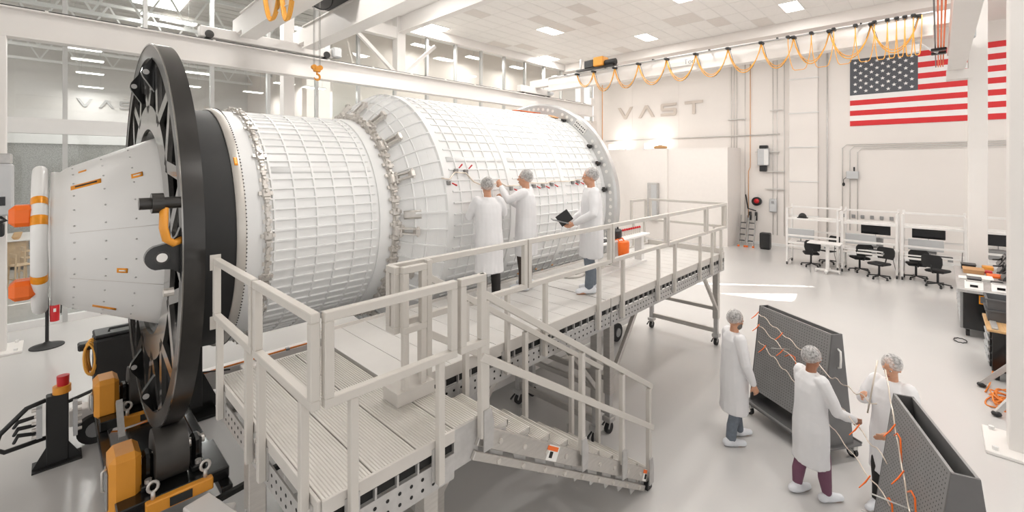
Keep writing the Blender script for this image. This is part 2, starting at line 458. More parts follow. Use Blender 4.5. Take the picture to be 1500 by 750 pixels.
for n_, (x, y, z) in enumerate(sorted([(.65, 17.5, 7.0), (.85, 20.2, 7.15), (1.05, 23.4, 7.2), (1.2, 26.0, 7.0), (3.6, 18.6, 6.9), (3.9, 22, 6.9), (3.7, 26.2, 6.7), (6.7, 19.5, 7.05), (6.4, 22.5, 7.0), (6.9, 17.0, 6.6), (-.3, 18.2, 7.8), (2.2, 16.6, 8.1), (5.6, 16.8, 8.0)], key=lambda q: q[1])):
    t = thing('pendant_light', 'slim white pendant light, %s counted from the glass wall into the cafe hall' % ORD[n_], 'pendant light', (x, y, z), group='pendant lights of the cafe hall')
    MB().box((-.38, -.13, 0), (.38, .13, .012)).build('diffuser', 'hall_light', t)
    MB().box((-.4, -.15, .012), (.4, .15, .05)).build('housing', 'frame_white', t)
    for s in (-.3, .3): MB().cyl((s, 0, .05), (s, 0, 9.25-z), .006, 6).build('hanger', 'mullion', t)
    ld = bpy.data.lights.new('pendant_lamp', 'AREA'); ld.shape = 'RECTANGLE'; ld.size = .7; ld.size_y = .25; ld.energy = 30; ld.color = (1, .985, .965)
    lo = bpy.data.objects.new('pendant_lamp', ld); COL.objects.link(lo); lo.parent = t; lo.location = (0, 0, -.01)

for n_, uu in enumerate((11.0, 14.0, 17.0, 20.5)):  # added fill lamps that brighten the dark upper panes, no known fixtures
    t = thing('gallery_fill', 'added fill light brightening the gallery behind the upper windows, %s from the roof column' % ORD[n_], 'ceiling light', (uu, 16.0, 8.8), group='added gallery fill lights')
    MB().box((-.4, -.15, 0), (.4, .15, .02)).build('diffuser', 'hall_light', t); MB().box((-.42, -.17, .02), (.42, .17, .06)).build('housing', 'frame_white', t); MB().cyl((0, 0, .06), (0, 0, .7), .01, 6).build('hanger', 'mullion', t)
    ld = bpy.data.lights.new('gallery_fill_lamp', 'AREA'); ld.shape = 'RECTANGLE'; ld.size = .7; ld.size_y = .25; ld.energy = 40; ld.color = (1, .97, .93)
    lo = bpy.data.objects.new('gallery_fill_lamp', ld); COL.objects.link(lo); lo.parent = t; lo.location = (0, 0, -.01)
struct('ceiling_gallery', MB().box((8, 15.2, 9.5), (24, 17.0, 9.6)), 'wall', 'white ceiling of the narrow gallery behind the upper windows', 'ceiling')

def letters(name, origin, du, dv, h, parent, m, thick):
    """V A S T drawn with bars; du: world direction of text, up z"""
    X = Vector(du); N = Vector(dv); O = Vector(origin); s = h
    mtx = Matrix(((X.x, 0, N.x, O.x), (X.y, 0, N.y, O.y), (X.z, 1, N.z, O.z), (0, 0, 0, 1)))
    t = .2*s
    def poly(p, dx): 
        mb = MB(); mb.prism([(a*s+dx, b*s) for a, b in p], thick, mtx); return mb
    V = [(0, 1), (.26, 1), (.72, .28), (1.18, 1), (1.44, 1), (.84, 0), (.6, 0)]
    A = [(0, 0), (.6, 1), (.84, 1), (1.44, 0), (1.18, 0), (.72, .72), (.26, 0)]
    T = [(0, 1), (1.4, 1), (1.4, .8), (.81, .8), (.81, 0), (.59, 0), (.59, .8), (0, .8)]
    S_ = [(0, 0), (1.2, 0), (1.3, .1), (1.3, .5), (1.2, .6), (.22, .6), (.22, .8), (1.3, .8), (1.3, 1), (.1, 1), (0, .9), (0, .5), (.1, .4), (1.08, .4), (1.08, .2), (0, .2)]
    gap = 2.0*s
    for k, (nm, p) in enumerate((('letter', V), ('letter', A), ('letter', S_), ('letter', T))):
        poly(p, k*gap*.98).build(nm, m, parent)
ws = thing('wall_sign', 'large beige letters on the end wall above the white block', 'sign', (22.97, 13.5, 6.33), world=True)
letters('x', (22.97, 13.5, 6.33), (0, -1, 0), (-1, 0, 0), .67, ws, 'sign_beige', .04)
hs = thing('wall_sign', 'raised grey letters on the far wall of the cafe hall', 'sign', (.78, 26.99, 6.25), world=True)
letters('x', (.78, 26.99, 6.25), (1, 0, 0), (0, -1, 0), .36, hs, 'sign_grey', .06)
ORG = (0, 0, 0)

# ------------------------------------------------------------------ crane runways, columns, bridge cranes
def i_section(mb, x0, x1, y, z0, z1, w, tf=.03, tw=.016):
    mb.box((x0, y-w/2, z0), (x1, y+w/2, z0+tf)); mb.box((x0, y-w/2, z1-tf), (x1, y+w/2, z1)); mb.box((x0, y-tw/2, z0+tf), (x1, y+tw/2, z1-tf))
    return mb
t = thing('runway_girder', 'long white crane runway girder in front of the glass wall', 'crane girder', (-8, 13.5, 6.3), world=True)
i_section(MB(), -8, 20.3, 13.5, 6.3, 6.9, .34).build('girder', 'white_steel', t)
MB().box((-8, 13.46, 6.9), (19.6, 13.54, 6.95)).build('crane_rail', 'black_rim', t)
for k in range(18): MB().box((-6+k*1.48, 13.35, 6.9), (-5.95+k*1.48, 13.44, 6.93)).build('rail_clip', 'white_steel', t)
MB().box((19.9, 13.3, 6.9), (20.25, 13.7, 7.25)).build('end_stop', 'white_steel', t)
t = thing('runway_girder', 'crane runway girder passing overhead beside the flag', 'crane girder', (-8, -.34, 6.3), world=True)
i_section(MB(), -8, 18.0, -.34, 6.3, 6.9, .34).build('girder', 'white_steel', t)
MB().box((-8, -.38, 6.9), (17.9, -.3, 6.95)).build('crane_rail', 'black_rim', t)
def column(x, y, h, label, plate=True, s=.36):
    t = thing('steel_column', label, 'column', (x, y, 0))
    mb = MB(); mb.box((-s/2, -s/2, 0), (s/2, s/2, h), c=.01); mb.build('shaft', 'white_steel', t)
    if plate:
        MB().box((-s/2-.22, -s/2-.22, 0), (s/2+.22, s/2+.22, .045), c=.008).build('base_plate', 'white_steel', t)
        for a in (-1, 1):
            for b in (-1, 1): MB().cyl((a*(s/2+.13), b*(s/2+.13), .045), (a*(s/2+.13), b*(s/2+.13), .09), .03, 8).build('anchor_nut', 'frame_white', t)
    return t
column(-.78, 13.5, 6.3, 'white steel column at the frame edge by the glass wall', s=.34)
column(8.8, -.84, 6.9, 'broad white column with bolted base plate beside the orange cord', s=.36)
t = column(17.2, -.75, 9.2, 'white column standing in front of the flag')
MB().box((-.2, .1, 6.05), (.2, .6, 6.3)).build('bracket', 'white_steel', t)
for x, z0, l in ((8.85, 6.95, 'white roof column with two braces above the runway'), (20.2, 0, 'white column at the far end of the runway')):
    t = thing('steel_column', l, 'column', (x, 14.25, z0))
    MB().box((-.17, -.17, 0), (.17, .17, 9.1-z0), c=.01).build('shaft', 'white_steel', t)
    if z0 > 1:
        MB().bar((-1.7, 0, 1.35), (-.15, 0, .1), .12, .12).build('brace', 'white_steel', t)
        MB().bar((1.6, 0, 1.4), (.15, 0, .1), .12, .12).build('brace', 'white_steel', t)
        MB().box((-1.95, -.14, 1.35), (-.17, .14, 1.75)).build('strut_beam', 'white_steel', t)
for x, z0, z1, l in ((5.1, 0, 8.87, 'white column between the glass panes behind the double girder crane'),):
    t = thing('steel_column', l, 'column', (x, 14.6, z0)); MB().box((-.16, -.16, 0), (.16, .16, z1-z0), c=.01).build('shaft', 'white_steel', t)
t = thing('roof_beam', 'deep white roof beam crossing under the tiled ceiling', 'beam', (8.85, 14.2, 8.5), world=True)
MB().box((8.72, -12, 8.5), (8.98, 14.2, 8.54)).box((8.82, -12, 8.54), (8.88, 14.2, 9.1)).box((8.72, -12, 9.1), (8.98, 14.2, 9.14)).build('beam', 'white_steel', t)

# single far bridge with festoon
t = thing('bridge_crane', 'far white bridge crane spanning the hall below the ceiling', 'crane', (15.6, 13.5, 6.97), world=True)
mb = MB(); mb.box((15.42, .1, 7.0), (15.78, 12.6, 7.03)); mb.box((15.46, .1, 7.03), (15.74, 12.6, 7.57)); mb.box((15.4, .1, 7.57), (15.8, 12.6, 7.6))
mb.build('girder', 'white_steel', t)
for a, b in ((12.6, 13.7), (.1, -.5)):
    MB().box((15.44, a, 7.25), (15.76, b, 7.58)).build('girder_end', 'white_steel', t)
for vy in (13.5, -.34):
    MB().box((14.5, vy-.14, 6.97), (16.7, vy+.14, 7.27), c=.02).build('end_truck', 'white_steel', t)
    for q in (14.7, 16.5): MB().cyl((q, vy-.1, 7.03), (q, vy+.1, 7.03), .1, 16).build('truck_wheel', 'black_rim', t)
    MB().box((16.3, vy-.35, 7.0), (16.55, vy-.16, 7.3), c=.02).build('drive_motor', 'grey_box', t)
MB().box((15.22, .1, 7.5), (15.28, 12.4, 7.53)).build('festoon_track', 'alu_dark', t)
for q in (1.5, 3.5, 5.5, 7.5, 9.5, 11.5): MB().box((15.2, q, 7.53), (15.42, q+.04, 7.57)).build('track_bracket', 'black_rim', t)
MB().box((15.415, 5.9, 7.2), (15.42, 7.1, 7.42)).build('capacity_plate', 'label_white', t)
tx = bpy.data.curves.new('lettering', 'FONT'); tx.body = 'Ton'; tx.size = .24; tx.extrude = .002; tx.materials.append(M['grey_mid'])
tmp_o = bpy.data.objects.new('tmp', tx); COL.objects.link(tmp_o); bpy.context.view_layer.update()
tme = bpy.data.meshes.new_from_object(tmp_o.evaluated_get(bpy.context.evaluated_depsgraph_get())); bpy.data.objects.remove(tmp_o)
to = bpy.data.objects.new('lettering', tme); COL.objects.link(to); to.parent = t
to.matrix_basis = Matrix.Translation(Vector((15.412, 6.45, 7.24))-Vector((15.6, 13.5, 6.97))) @ Matrix(((0, 0, -1, 0), (-1, 0, 0, 0), (0, 1, 0, 0), (0, 0, 0, 1)))
t = thing('crane_hoist', 'yellow and black hoist trolley on top of the far crane', 'hoist', (15.5, 10.2, 7.6), world=True)
MB().box((15.3, 9.2, 7.6), (15.8, 11.0, 7.68)).build('frame', 'black_rim', t)
MB().box((15.25, 10.1, 7.68), (15.7, 10.55, 7.98), c=.02).build('gearbox', 'black_plastic', t)
MB().box((15.2, 9.62, 7.68), (15.65, 10.08, 8.05), c=.03).build('motor_cover', 'yellow', t)
MB().cyl((15.4, 9.15, 7.78), (15.4, 9.6, 7.78), .13, 16).build('drum', 'black_plastic', t)
MB().box((15.3, 10.75, 7.68), (15.36, 10.8, 8.1)).build('mast', 'mullion', t)
peaks = [10.87, 10.06, 9.09, 8.08, 6.99, 5.96, 4.92, 3.95, 3.09, 2.22, 1.3, .36]
t = thing('festoon_cable', 'yellow cable hanging in loops along the far crane', 'cable', (15.2, 10.87, 7.5), world=True)
def sag(a, b, z, depth, n=14, du=0):
    return [(15.2+du, a+(b-a)*i/n, z-depth*(1-(2*i/n-1)**2)**.8) for i in range(n+1)]
for i, (a, b) in enumerate(zip(peaks[:-1], peaks[1:])):
    dd = .82 if i > 0 else .55
    MB().tube(sag(a, b, 7.46, dd), .015, 6).build('cable_loop', 'yellow_cable', t, True)
    MB().tube(sag(a, b, 7.46, dd*.9, du=.05), .013, 6).build('cable_loop', 'yellow_cable', t, True)
    MB().tube(sag(a-.03, b+.03, 7.46, dd*.99, n=8, du=.1), .007, 5).build('tow_rope', 'black_rim', t, True)
for i, a in enumerate(peaks):
    MB().box((15.1, a-.06, 7.44), (15.35, a+.06, 7.52), c=.02).build('cable_clip', 'black_plastic', t)
t = thing('festoon_cable', 'second yellow cable bunched in tall narrow loops before the flag', 'cable', (15.05, 3, 7.5), world=True)
q = [3.2, 2.62, 2.1, 1.62, 1.22, .96, .78, .62, .46, .3]
for i, (a, b) in enumerate(zip(q[:-1], q[1:])):
    z = 7.46; n = 16; d = .98
    pts = [(15.05, a+(b-a)*(.5-.5*math.cos(PI*k/n)), z-d*min(1, math.sin(PI*k/n)*1.15)) for k in range(n+1)]
    MB().tube(pts, .011, 6).build('cable_loop', 'yellow_cable', t, True)
    MB().box((14.98, a-.05, 7.44), (15.18, a+.05, 7.52), c=.02).build('cable_clip', 'black_plastic', t)
# conductor bars beside the overhead girder
for k, (vy, m_, l) in enumerate(((.06, 'black_rim', 'black conductor bar beside the overhead runway girder'), (.01, 'orange', 'orange conductor bar next to the black one'), (-.04, 'orange', 'middle orange conductor bar of the overhead runway'), (-.09, 'orange', 'orange conductor bar closest to the overhead girder'))):
    o = MB((18, vy, 6.6)).box((2, vy-.013, 6.59), (18.1, vy+.013, 6.63)).build('conductor_bar', m_)
    tag(o, l, 'conductor bar', 'conductor bars of the overhead runway')
t = thing('current_collector', 'black current collector riding on the orange conductor bars', 'collector', (15.6, 0, 6.6), world=True)
for a in (15.0, 15.5): MB().box((a, -.14, 6.52), (a+.16, .14, 6.58), c=.01).build('shoe', 'black_plastic', t)
MB().bar((15.2, .02, 6.5), (15.5, .5, 6.95), .05, .05).build('arm', 'grey_box', t)
MB().box((15.3, .35, 6.6), (15.5, .6, 6.8), c=.01).build('junction_box', 'frame_white', t)

# near double girder crane
t = thing('bridge_crane', 'near white double girder crane resting on the runway', 'crane', (4.3, 13.5, 6.97), world=True)
for uu in (3.55, 5.1):
    mb = MB(); mb.box((uu-.2, .1, 7.0), (uu+.2, 12.9, 7.03)); mb.box((uu-.15, .1, 7.03), (uu+.15, 12.9, 7.6)); mb.box((uu-.2, .1, 7.6), (uu+.2, 12.9, 7.63))
    mb.build('girder', 'white_steel', t)
    MB().box((uu-.15, 12.9, 7.2), (uu+.15, 13.7, 7.6)).build('girder_end', 'white_steel', t)
MB().box((2.6, 13.36, 6.98), (6.0, 13.64, 7.25), c=.02).build('end_truck', 'white_steel', t)
MB().box((2.6, -.48, 6.98), (6.0, -.2, 7.25), c=.02).build('end_truck', 'white_steel', t)
MB().box((5.95, 13.2, 7.0), (6.2, 13.5, 7.3), c=.03).build('drive_motor', 'grey_box', t)
for q in (2.8, 5.8): MB().cyl((q, 13.34, 7.05), (q, 13.66, 7.05), .1, 16).build('truck_wheel', 'black_rim', t)
t = thing('crane_hoist', 'black hoist trolley on the near double girder crane', 'hoist', (4.5, 10.2, 7.63), world=True)
MB().box((3.7, 9.6, 7.63), (5.2, 11.2, 7.72), c=.02).build('frame', 'black_plastic', t)
MB().cyl((3.9, 10.2, 7.9), (5.0, 10.2, 7.9), .17, 18).build('drum', 'black_plastic', t)
MB().box((4.9, 10.6, 7.72), (5.3, 11.1, 8.05), c=.03).build('motor', 'black_plastic', t)
MB().tube([(4.2+.28*math.cos(a), 10.0, 7.5+.28*math.sin(a)) for a in [PI+PI*k/12 for k in range(13)]], .016, 6).build('cable', 'black_plastic', t, True)
t = thing('crane_hook', 'yellow crane hook block hanging on thin wires', 'hook', (4.12, 10, 5.6), world=True)
for dx in (-.075, -.05, .05, .075): MB().cyl((4.12+dx, 10, 5.95), (4.12+dx, 10, 7.7), .006, 6).build('wire', 'alu_dark', t)
for dx in (-.065, .065): MB().cyl((4.12+dx, 9.96, 5.9), (4.12+dx, 10.04, 5.9), .055, 16).build('sheave', 'yellow', t)
MB().box((4.05, 9.95, 5.8), (4.19, 10.05, 5.93), c=.015).build('block', 'yellow', t)
MB().tube([(4.12, 10, 5.82), (4.12, 10, 5.77)]+[(4.12+.065*math.cos(a), 10, 5.69+.065*math.sin(a)) for a in [math.radians(90-k*20) for k in range(14)]], [.02, .02]+[.024]*10+[.02, .017, .012, .007], 8).build('hook', 'yellow', t, True)
t = thing('festoon_cable', 'broad yellow cable loops hanging from the near crane girder', 'cable', (3.35, 9, 7.6), world=True)
for a, b, d in ((10.9, 9.9, .75), (9.9, 9.15, .95), (8.6, 7.9, .75)):
    for k in range(3):
        pts = [(3.3+.03*k, a+(b-a)*i/14, 7.6-(d-.02*k)*(1-(2*i/14-1)**2)**.8) for i in range(15)]
        MB().tube(pts, .022, 6).build('cable_loop', 'yellow_cable', t, True)
for a in (10.9, 9.9, 9.15, 8.6, 7.9): MB().box((3.2, a-.07, 7.56), (3.45, a+.07, 7.68), c=.02).build('cable_clip', 'black_plastic', t)
ORG = (0, 0, 0)

# ------------------------------------------------------------------ flag and wall services
t = thing('wall_flag', 'large red white and blue grey striped flag with stars on the end wall', 'flag', (22.98, 2.65, 5.31), world=True)
FH, FL = 2.74, 5.2
for k in range(13):
    z1 = 8.05-k*FH/13; z0 = z1-FH/13; y0 = 2.65-(FL*.4 if k < 7 else 0)
    MB().box((22.975, y0, z0), (22.99, 2.65-FL, z1)).build('stripe', 'flag_red' if k % 2 == 0 else 'flag_white', t)
MB().box((22.97, 2.65, 8.05-FH*7/13), (22.99, 2.65-FL*.4, 8.05)).build('canton', 'flag_blue', t)
star = []
for k in range(10):
    r_ = .075 if k % 2 == 0 else .031; a = PI/2+k*PI/5; star.append((r_*math.cos(a), r_*math.sin(a)))
Sm = Matrix(((0, 0, -1, 0), (-1, 0, 0, 0), (0, 1, 0, 0), (0, 0, 0, 1)))
me_s = MB((0, 0, 0)).prism(star, .006, Sm).mesh('star', 'flag_white')
cw, chh = FL*.4, FH*7/13
for i in range(9):
    for j in range(11):
        if (i+j) % 2 == 0:
            inst('star', me_s, t, loc=Vector((22.969, 2.65-cw*(j+1)/12, 8.05-chh*(i+1)/10))-Vector(ORG))
t = thing('wall_duct', 'white boxed vertical duct on the end wall beside the flag', 'duct', (22.85, 4.27, 0), world=True)
for k in range(6):
    MB().box((22.8, 3.74, k*1.5), (23, 4.8, k*1.5+1.46), c=.01).build('duct_panel', 'wall', t)
    MB().box((22.77, 3.72, k*1.5+1.46), (23, 4.82, k*1.5+1.5)).build('joint_flange', 'frame_white', t)
def conduit(pts, r, m_, label):
    tag(MB(pts[0]).tube(pts, r, 8).build('conduit', m_, None, True), label, 'conduit', 'conduits on the end wall')
for vv, l in ((7.26, 'leftmost grey conduit rising behind the white block'), (7.13, 'second grey conduit above the white block'), (7.01, 'third grey conduit above the white block'), (6.65, 'bundled grey conduit next to the copper pipe')):
    conduit([(22.93, vv, 4.5 if vv > 6.8 else .9), (22.93, vv, 8.8)], .015, 'conduit', l)
conduit([(22.93, 6.5, 1.2), (22.93, 6.5, 3.4), (22.93, 6.42, 3.6), (22.93, 6.42, 8.8)], .018, 'copper', 'copper coloured pipe rising up the end wall')
for vv, l in ((5.47, 'tall conduit left of the wall duct'), (5.3, 'thin conduit beside the tall one near the duct'), (5.02, 'conduit running close along the wall duct edge'), (3.42, 'grey strut channel right of the wall duct')):
    conduit([(22.93, vv, .5), (22.93, vv, 8.8)], .017 if vv > 5 else .03, 'conduit', l)
conduit([(22.93, 2.9, 1.0), (22.93, 2.9, 4.4), (22.93, 2.75, 4.55), (22.93, -2.6, 4.55)], .017, 'conduit', 'bent conduit running under the flag, outermost of three')
conduit([(22.93, 2.65, 1.0), (22.93, 2.65, 4.3), (22.93, 2.5, 4.47), (22.93, -2.6, 4.47)], .017, 'conduit', 'bent conduit running under the flag, middle of three')
conduit([(22.93, 2.4, 1.0), (22.93, 2.4, 4.22), (22.93, 2.25, 4.39), (22.93, -2.6, 4.39)], .017, 'conduit', 'bent conduit running under the flag, innermost of three')
conduit([(22.93, 14.3, 5.1), (22.93, 5.2, 5.1)], .025, 'conduit', 'level conduit running below the wall sign')
for z, a, b, l in ((4.3, 6.2, 5.2, 'upper short strut rail by the grey wall cabinet'), (3.4, 5.7, 5.0, 'strut rail below the grey wall cabinet'), (2.6, 5.8, 5.0, 'lower short strut rail on the end wall'), (6.2, 5.6, 5.1, 'high short strut rail on the end wall'), (5.9, 7.4, 6.6, 'short strut rail across the conduit bundle')):
    o = MB((22.9, a, z)).box((22.88, a, z-.02), (22.96, b, z+.02)).build('strut_rail', 'conduit'); tag(o, l, 'strut rail', 'strut rails on the end wall')
t = thing('wall_cabinet', 'grey inverter cabinet hung on the end wall', 'cabinet', (22.85, 5.84, 3.6), world=True)
MB().box((22.7, 5.62, 3.68), (22.98, 6.06, 4.45), c=.02).build('housing', 'grey_box', t)
MB().box((22.69, 5.6, 3.7), (22.7, 5.78, 4.4)).build('door', 'frame_white', t)
MB().box((22.75, 5.66, 4.45), (22.95, 6.0, 4.6), c=.02).build('vent_hood', 'black_plastic', t)
MB().box((22.72, 5.7, 3.4), (22.92, 5.98, 3.66), c=.02).build('cable_box', 'black_plastic', t)
t = thing('junction_box', 'small grey control box under the flag', 'junction box', (22.9, 2.55, 3.1), world=True)
MB().box((22.8, 2.36, 3.13), (22.98, 2.76, 3.45), c=.02).build('housing', 'grey_box', t)
MB().cyl((22.86, 2.5, 3.45), (22.86, 2.5, 3.62), .03, 10).build('antenna', 'black_plastic', t)
MB().tube([(22.86, 2.75, 3.2), (22.86, 2.85, 3.1), (22.86, 2.85, 2.95)], .012, 6).build('cable', 'black_plastic', t, True)
MB().ell((22.86, 2.85, 2.9), (.05, .05, .08)).build('plug', 'black_plastic', t, True)
t = thing('air_hose_reel', 'red and black air hose reel with filters on the end wall', 'hose reel', (22.85, 6.15, 1.5), world=True)
MB().cyl((22.75, 6.12, 2.0), (22.95, 6.12, 2.0), .2, 20).build('reel', 'black_plastic', t, True)
MB().cyl((22.72, 6.1, 2.02), (22.76, 6.1, 2.02), .11, 20).build('reel_cap', 'red', t, True)
for vv in (6.4, 6.15): MB().cyl((22.85, vv, 1.1), (22.85, vv, 1.5), .06, 12).build('filter', 'black_plastic', t, True)
MB().tube([(22.85, 6.6, 2.3), (22.85, 6.5, 1.65), (22.85, 6.15, 1.55)], .03, 8).build('pipe', 'black_plastic', t, True)
t = thing('switch_box', 'pale grey disconnect box low on the end wall', 'switch box', (22.9, 5.4, 1.5), world=True)
MB().box((22.8, 5.3, 1.55), (22.98, 5.6, 2.15), c=.03).build('housing', 'grey_box', t); MB().box((22.77, 5.4, 1.95), (22.8, 5.5, 2.05)).build('handle', 'grey_mid', t)
t = thing('power_cabinet', 'tall grey electrical cabinet against the white block', 'cabinet', (21.1, 10.3, 0), world=True)
MB().box((20.85, 10.05, .9), (21.05, 10.6, 2.8), c=.02).build('housing', 'galv', t)
MB().box((20.835, 10.1, 1.0), (20.85, 10.38, 2.7)).build('door', 'grey_box', t)
t = thing('outlet_strip', 'row of small wall outlets behind the desks', 'outlet', (22.96, 2.0, 1.5), world=True)
for k in range(6): MB().box((22.95, 2.9-k*.3, 1.52), (23, 2.78-k*.3, 1.66), c=.01).build('outlet', 'grey_mid', t)
for k, (vv, l) in enumerate(((13.1, 'bright work light on the white block, further from the conduits'), (10.9, 'bright work light on the white block, nearer the conduits'))):
    t = thing('work_light', l, 'work light', (22.0, vv, 4.5), world=True)
    MB().box((21.9, vv-.55, 4.5), (22.3, vv+.55, 4.56)).build('stand', 'frame_white', t)
    MB().box((22.2, vv-.55, 4.56), (22.25, vv+.55, 4.86)).build('housing', 'frame_white', t)
    MB().box((22.18, vv-.52, 4.58), (22.2, vv+.52, 4.84)).build('lamp_face', 'uplight', t)
    ld = bpy.data.lights.new('work_lamp', 'AREA'); ld.shape = 'RECTANGLE'; ld.size = 1.0; ld.size_y = .25; ld.energy = 13; ld.color = (1, .96, .9)
    lo = bpy.data.objects.new('work_lamp', ld); COL.objects.link(lo); lo.parent = t; lo.location = (.45, 0, .3); lo.rotation_euler = (0, -PI*.68, 0)
tag(MB((21.5, 10.2, 4.5)).limb([(21.5, 10.5, 4.6), (21.5, 10.2, 4.62), (21.5, 9.9, 4.58)], [.07, .1, .06], 8).build('cloth_bundle', 'cardboard', None, True), 'crumpled brown bundle lying on top of the white block', 'bundle')
ORG = (0, 0, 0)

# ------------------------------------------------------------------ the spacecraft module
VC, ZC = 6.8, 2.96
SO = (0.8, VC, .78)
sp = thing('spacecraft_module', 'huge white ribbed spacecraft hull with tapered nose and black roller ring', 'spacecraft', SO, world=True)
RX = lambda a: Matrix.Translation(Vector((0, VC, ZC))-Vector(SO)) @ Matrix.Rotation(-math.radians(a), 4, 'X')
C2 = (VC, ZC)
AX = lambda: MB((0, 0, 0))        # meshes about the axis, outward = -Y
# nose: docking torus, cone
MB().rev([(-.0, .60), (.0, .70), (.03, .705), (.07, .70), (.12, .745), (.78, 1.06), (1.25, 1.26), (1.25, 1.2), (.7, 1.0), (.1, .66)], C2, 96).build('nose_cone', 'cone_white', sp, True)
MB().rev([(-.02, 0.0001), (.0, .62), (.02, .62), (.02, 0.0001)], C2, 48).build('nose_bulkhead', 'cone_white', sp)
MB().rev([(-.075+.058*math.cos(2*PI*k/14), .712+.058*math.sin(2*PI*k/14)) for k in range(14)], C2, 96).build('docking_torus', 'cone_white', sp, True)
def torus_band(a0, a1):
    mb = MB((0, 0, 0)); N = 6; n = 14
    for i in range(N+1):
        a = math.radians(a0+(a1-a0)*i/N)
        for k in range(n):
            r_ = .712+.0605*math.sin(2*PI*k/n); mb.v.append(Vector((-.075+.0605*math.cos(2*PI*k/n), VC-r_*math.cos(a), ZC+r_*math.sin(a)))-Vector(SO))
    for i in range(N):
        for k in range(n): mb.f.append((i*n+k, i*n+(k+1) % n, (i+1)*n+(k+1) % n, (i+1)*n+k))
    return mb
for a0, a1 in ((33, 39), (17, 24), (-27, -21)): torus_band(a0, a1).build('tape_band', 'kapton', sp, True)
def surf(rf, u0, u1, a0, a1, lift, name, m_, n=4):
    mb = MB((0, 0, 0))
    for i in range(n+1):
        for j in range(n+1):
            u_ = u0+(u1-u0)*i/n; a = math.radians(a0+(a1-a0)*j/n)
            for l_ in (0, lift): r_ = rf(u_)+l_; mb.v.append(Vector((u_, VC-r_*math.cos(a), ZC+r_*math.sin(a)))-Vector(SO))
    I = lambda i, j, l_: (i*(n+1)+j)*2+l_
    for i in range(n):
        for j in range(n): mb.f.append((I(i,j,1), I(i+1,j,1), I(i+1,j+1,1), I(i,j+1,1)))
    for i in range(n):
        mb.f += [(I(i,0,0), I(i+1,0,0), I(i+1,0,1), I(i,0,1)), (I(i,n,0), I(i+1,n,0), I(i+1,n,1), I(i,n,1)), (I(0,i,0), I(0,i+1,0), I(0,i+1,1), I(0,i,1)), (I(n,i,0), I(n,i+1,0), I(n,i+1,1), I(n,i,1))]
    return mb.build(name, m_, sp, True)
cone_r = lambda u_: .745+(u_-.12)*(1.06-.745)/.66
for u0, u1, a0, a1 in ((.585, .675, 41, 44.5), (.46, .54, -19.3, -16.2), (.14, .36, 44, 48), (.2, .26, 62, 64), (.3, .48, -56, -53)):
    o = surf(cone_r, u0, u1, a0, a1, .004, 'tape_label', 'kapton')
for u0, u1, a0, a1 in ((.6, .66, 42.3, 43.2), (.475, .525, -18.2, -17.3)): surf(cone_r, u0, u1, a0, a1, .006, 'label_print', 'label_white')
surf(cone_r, .17, .33, 45.4, 46.8, .006, 'nose_slot', 'black_matte')
for a in (9, -26.0): surf(cone_r, .13, .84, a, a+.25, .002, 'panel_seam', 'fascia')
dots = MB()
for u_ in (.16, .38, .6):
    for a in range(-70, 100, 12):
        r_ = cone_r(u_)+.003; a_ = math.radians(a); dots.ell((u_, VC-r_*math.cos(a_), ZC+r_*math.sin(a_)), (.009, .009, .009), 6, 4)
dots.build('rivets', 'galv', sp, True, kind='stuff')
for z_, s_ in ((3.26, .1), (2.56, .09)):
    MB().box((-.27, VC-.66, z_-s_), (-.1, VC-.42, z_+s_), c=.04).build('port_cover', 'orange', sp)
# black roller ring
MB().rev([(.78, 2.02), (.78, 2.18), (.94, 2.18), (.94, 2.15), (.83, 2.15), (.83, 2.02)], C2, 128).build('ring_rim', 'black_rim', sp, 'auto')
MB().rev([(.80, 1.20), (.80, 1.48), (.84, 1.48), (.84, 1.20)], C2, 96).build('inner_plate', 'plate_gloss', sp, 'auto')
MB().rev([(.84, 1.20), (.84, 1.25), (1.1, 1.30), (1.1, 1.22)], C2, 96).build('inner_sleeve', 'black_gloss', sp, True)
MB().rev([(.80, 2.0), (.80, 2.09), (.84, 2.09), (.84, 2.0)], C2, 128).build('outer_plate', 'plate_gloss', sp, 'auto')
def vbar(a0, r0, a1, r1, w):
    p = lambda a, r: Vector((.82, -r*math.cos(math.radians(a)), r*math.sin(math.radians(a))))
    return AX().bar(p(a0, r0), p(a1, r1), .04, w, up=(1, 0, 0)) if False else AX().bar(p(a0, r0), p(a1, r1), w, .04, up=(1, 0, 0))
me_sp1 = vbar(0, 1.42, 13, 2.05, .12).mesh('spoke', 'plate_gloss'); me_sp2 = vbar(0, 1.42, -13, 2.05, .12).mesh('spoke', 'plate_gloss')
def side(a1, s):
    p = lambda a, r, x: Vector((x, -r*math.cos(math.radians(a)), r*math.sin(math.radians(a))))
    return AX().bar(p(0, 1.36, .89), p(a1, 2.13, .89), .03, .12, up=(1, 0, 0)).mesh('spoke_web', 'black_gloss')
me_w1 = side(13, 1); me_w2 = side(-13, -1)
MB().rev([(.775, 2.165), (.775, 2.182), (.785, 2.182), (.785, 2.165)], C2, 128).build('rim_highlight', 'plate_gloss', sp, 'auto')  # thin bright ring standing in for the highlight along the rim's front edge
for k in range(13):
    a = 360/13*k+5
    inst('spoke', me_sp1, sp, RX(a)); inst('spoke', me_sp2, sp, RX(a)); inst('spoke_web', me_w1, sp, RX(a)); inst('spoke_web', me_w2, sp, RX(a))
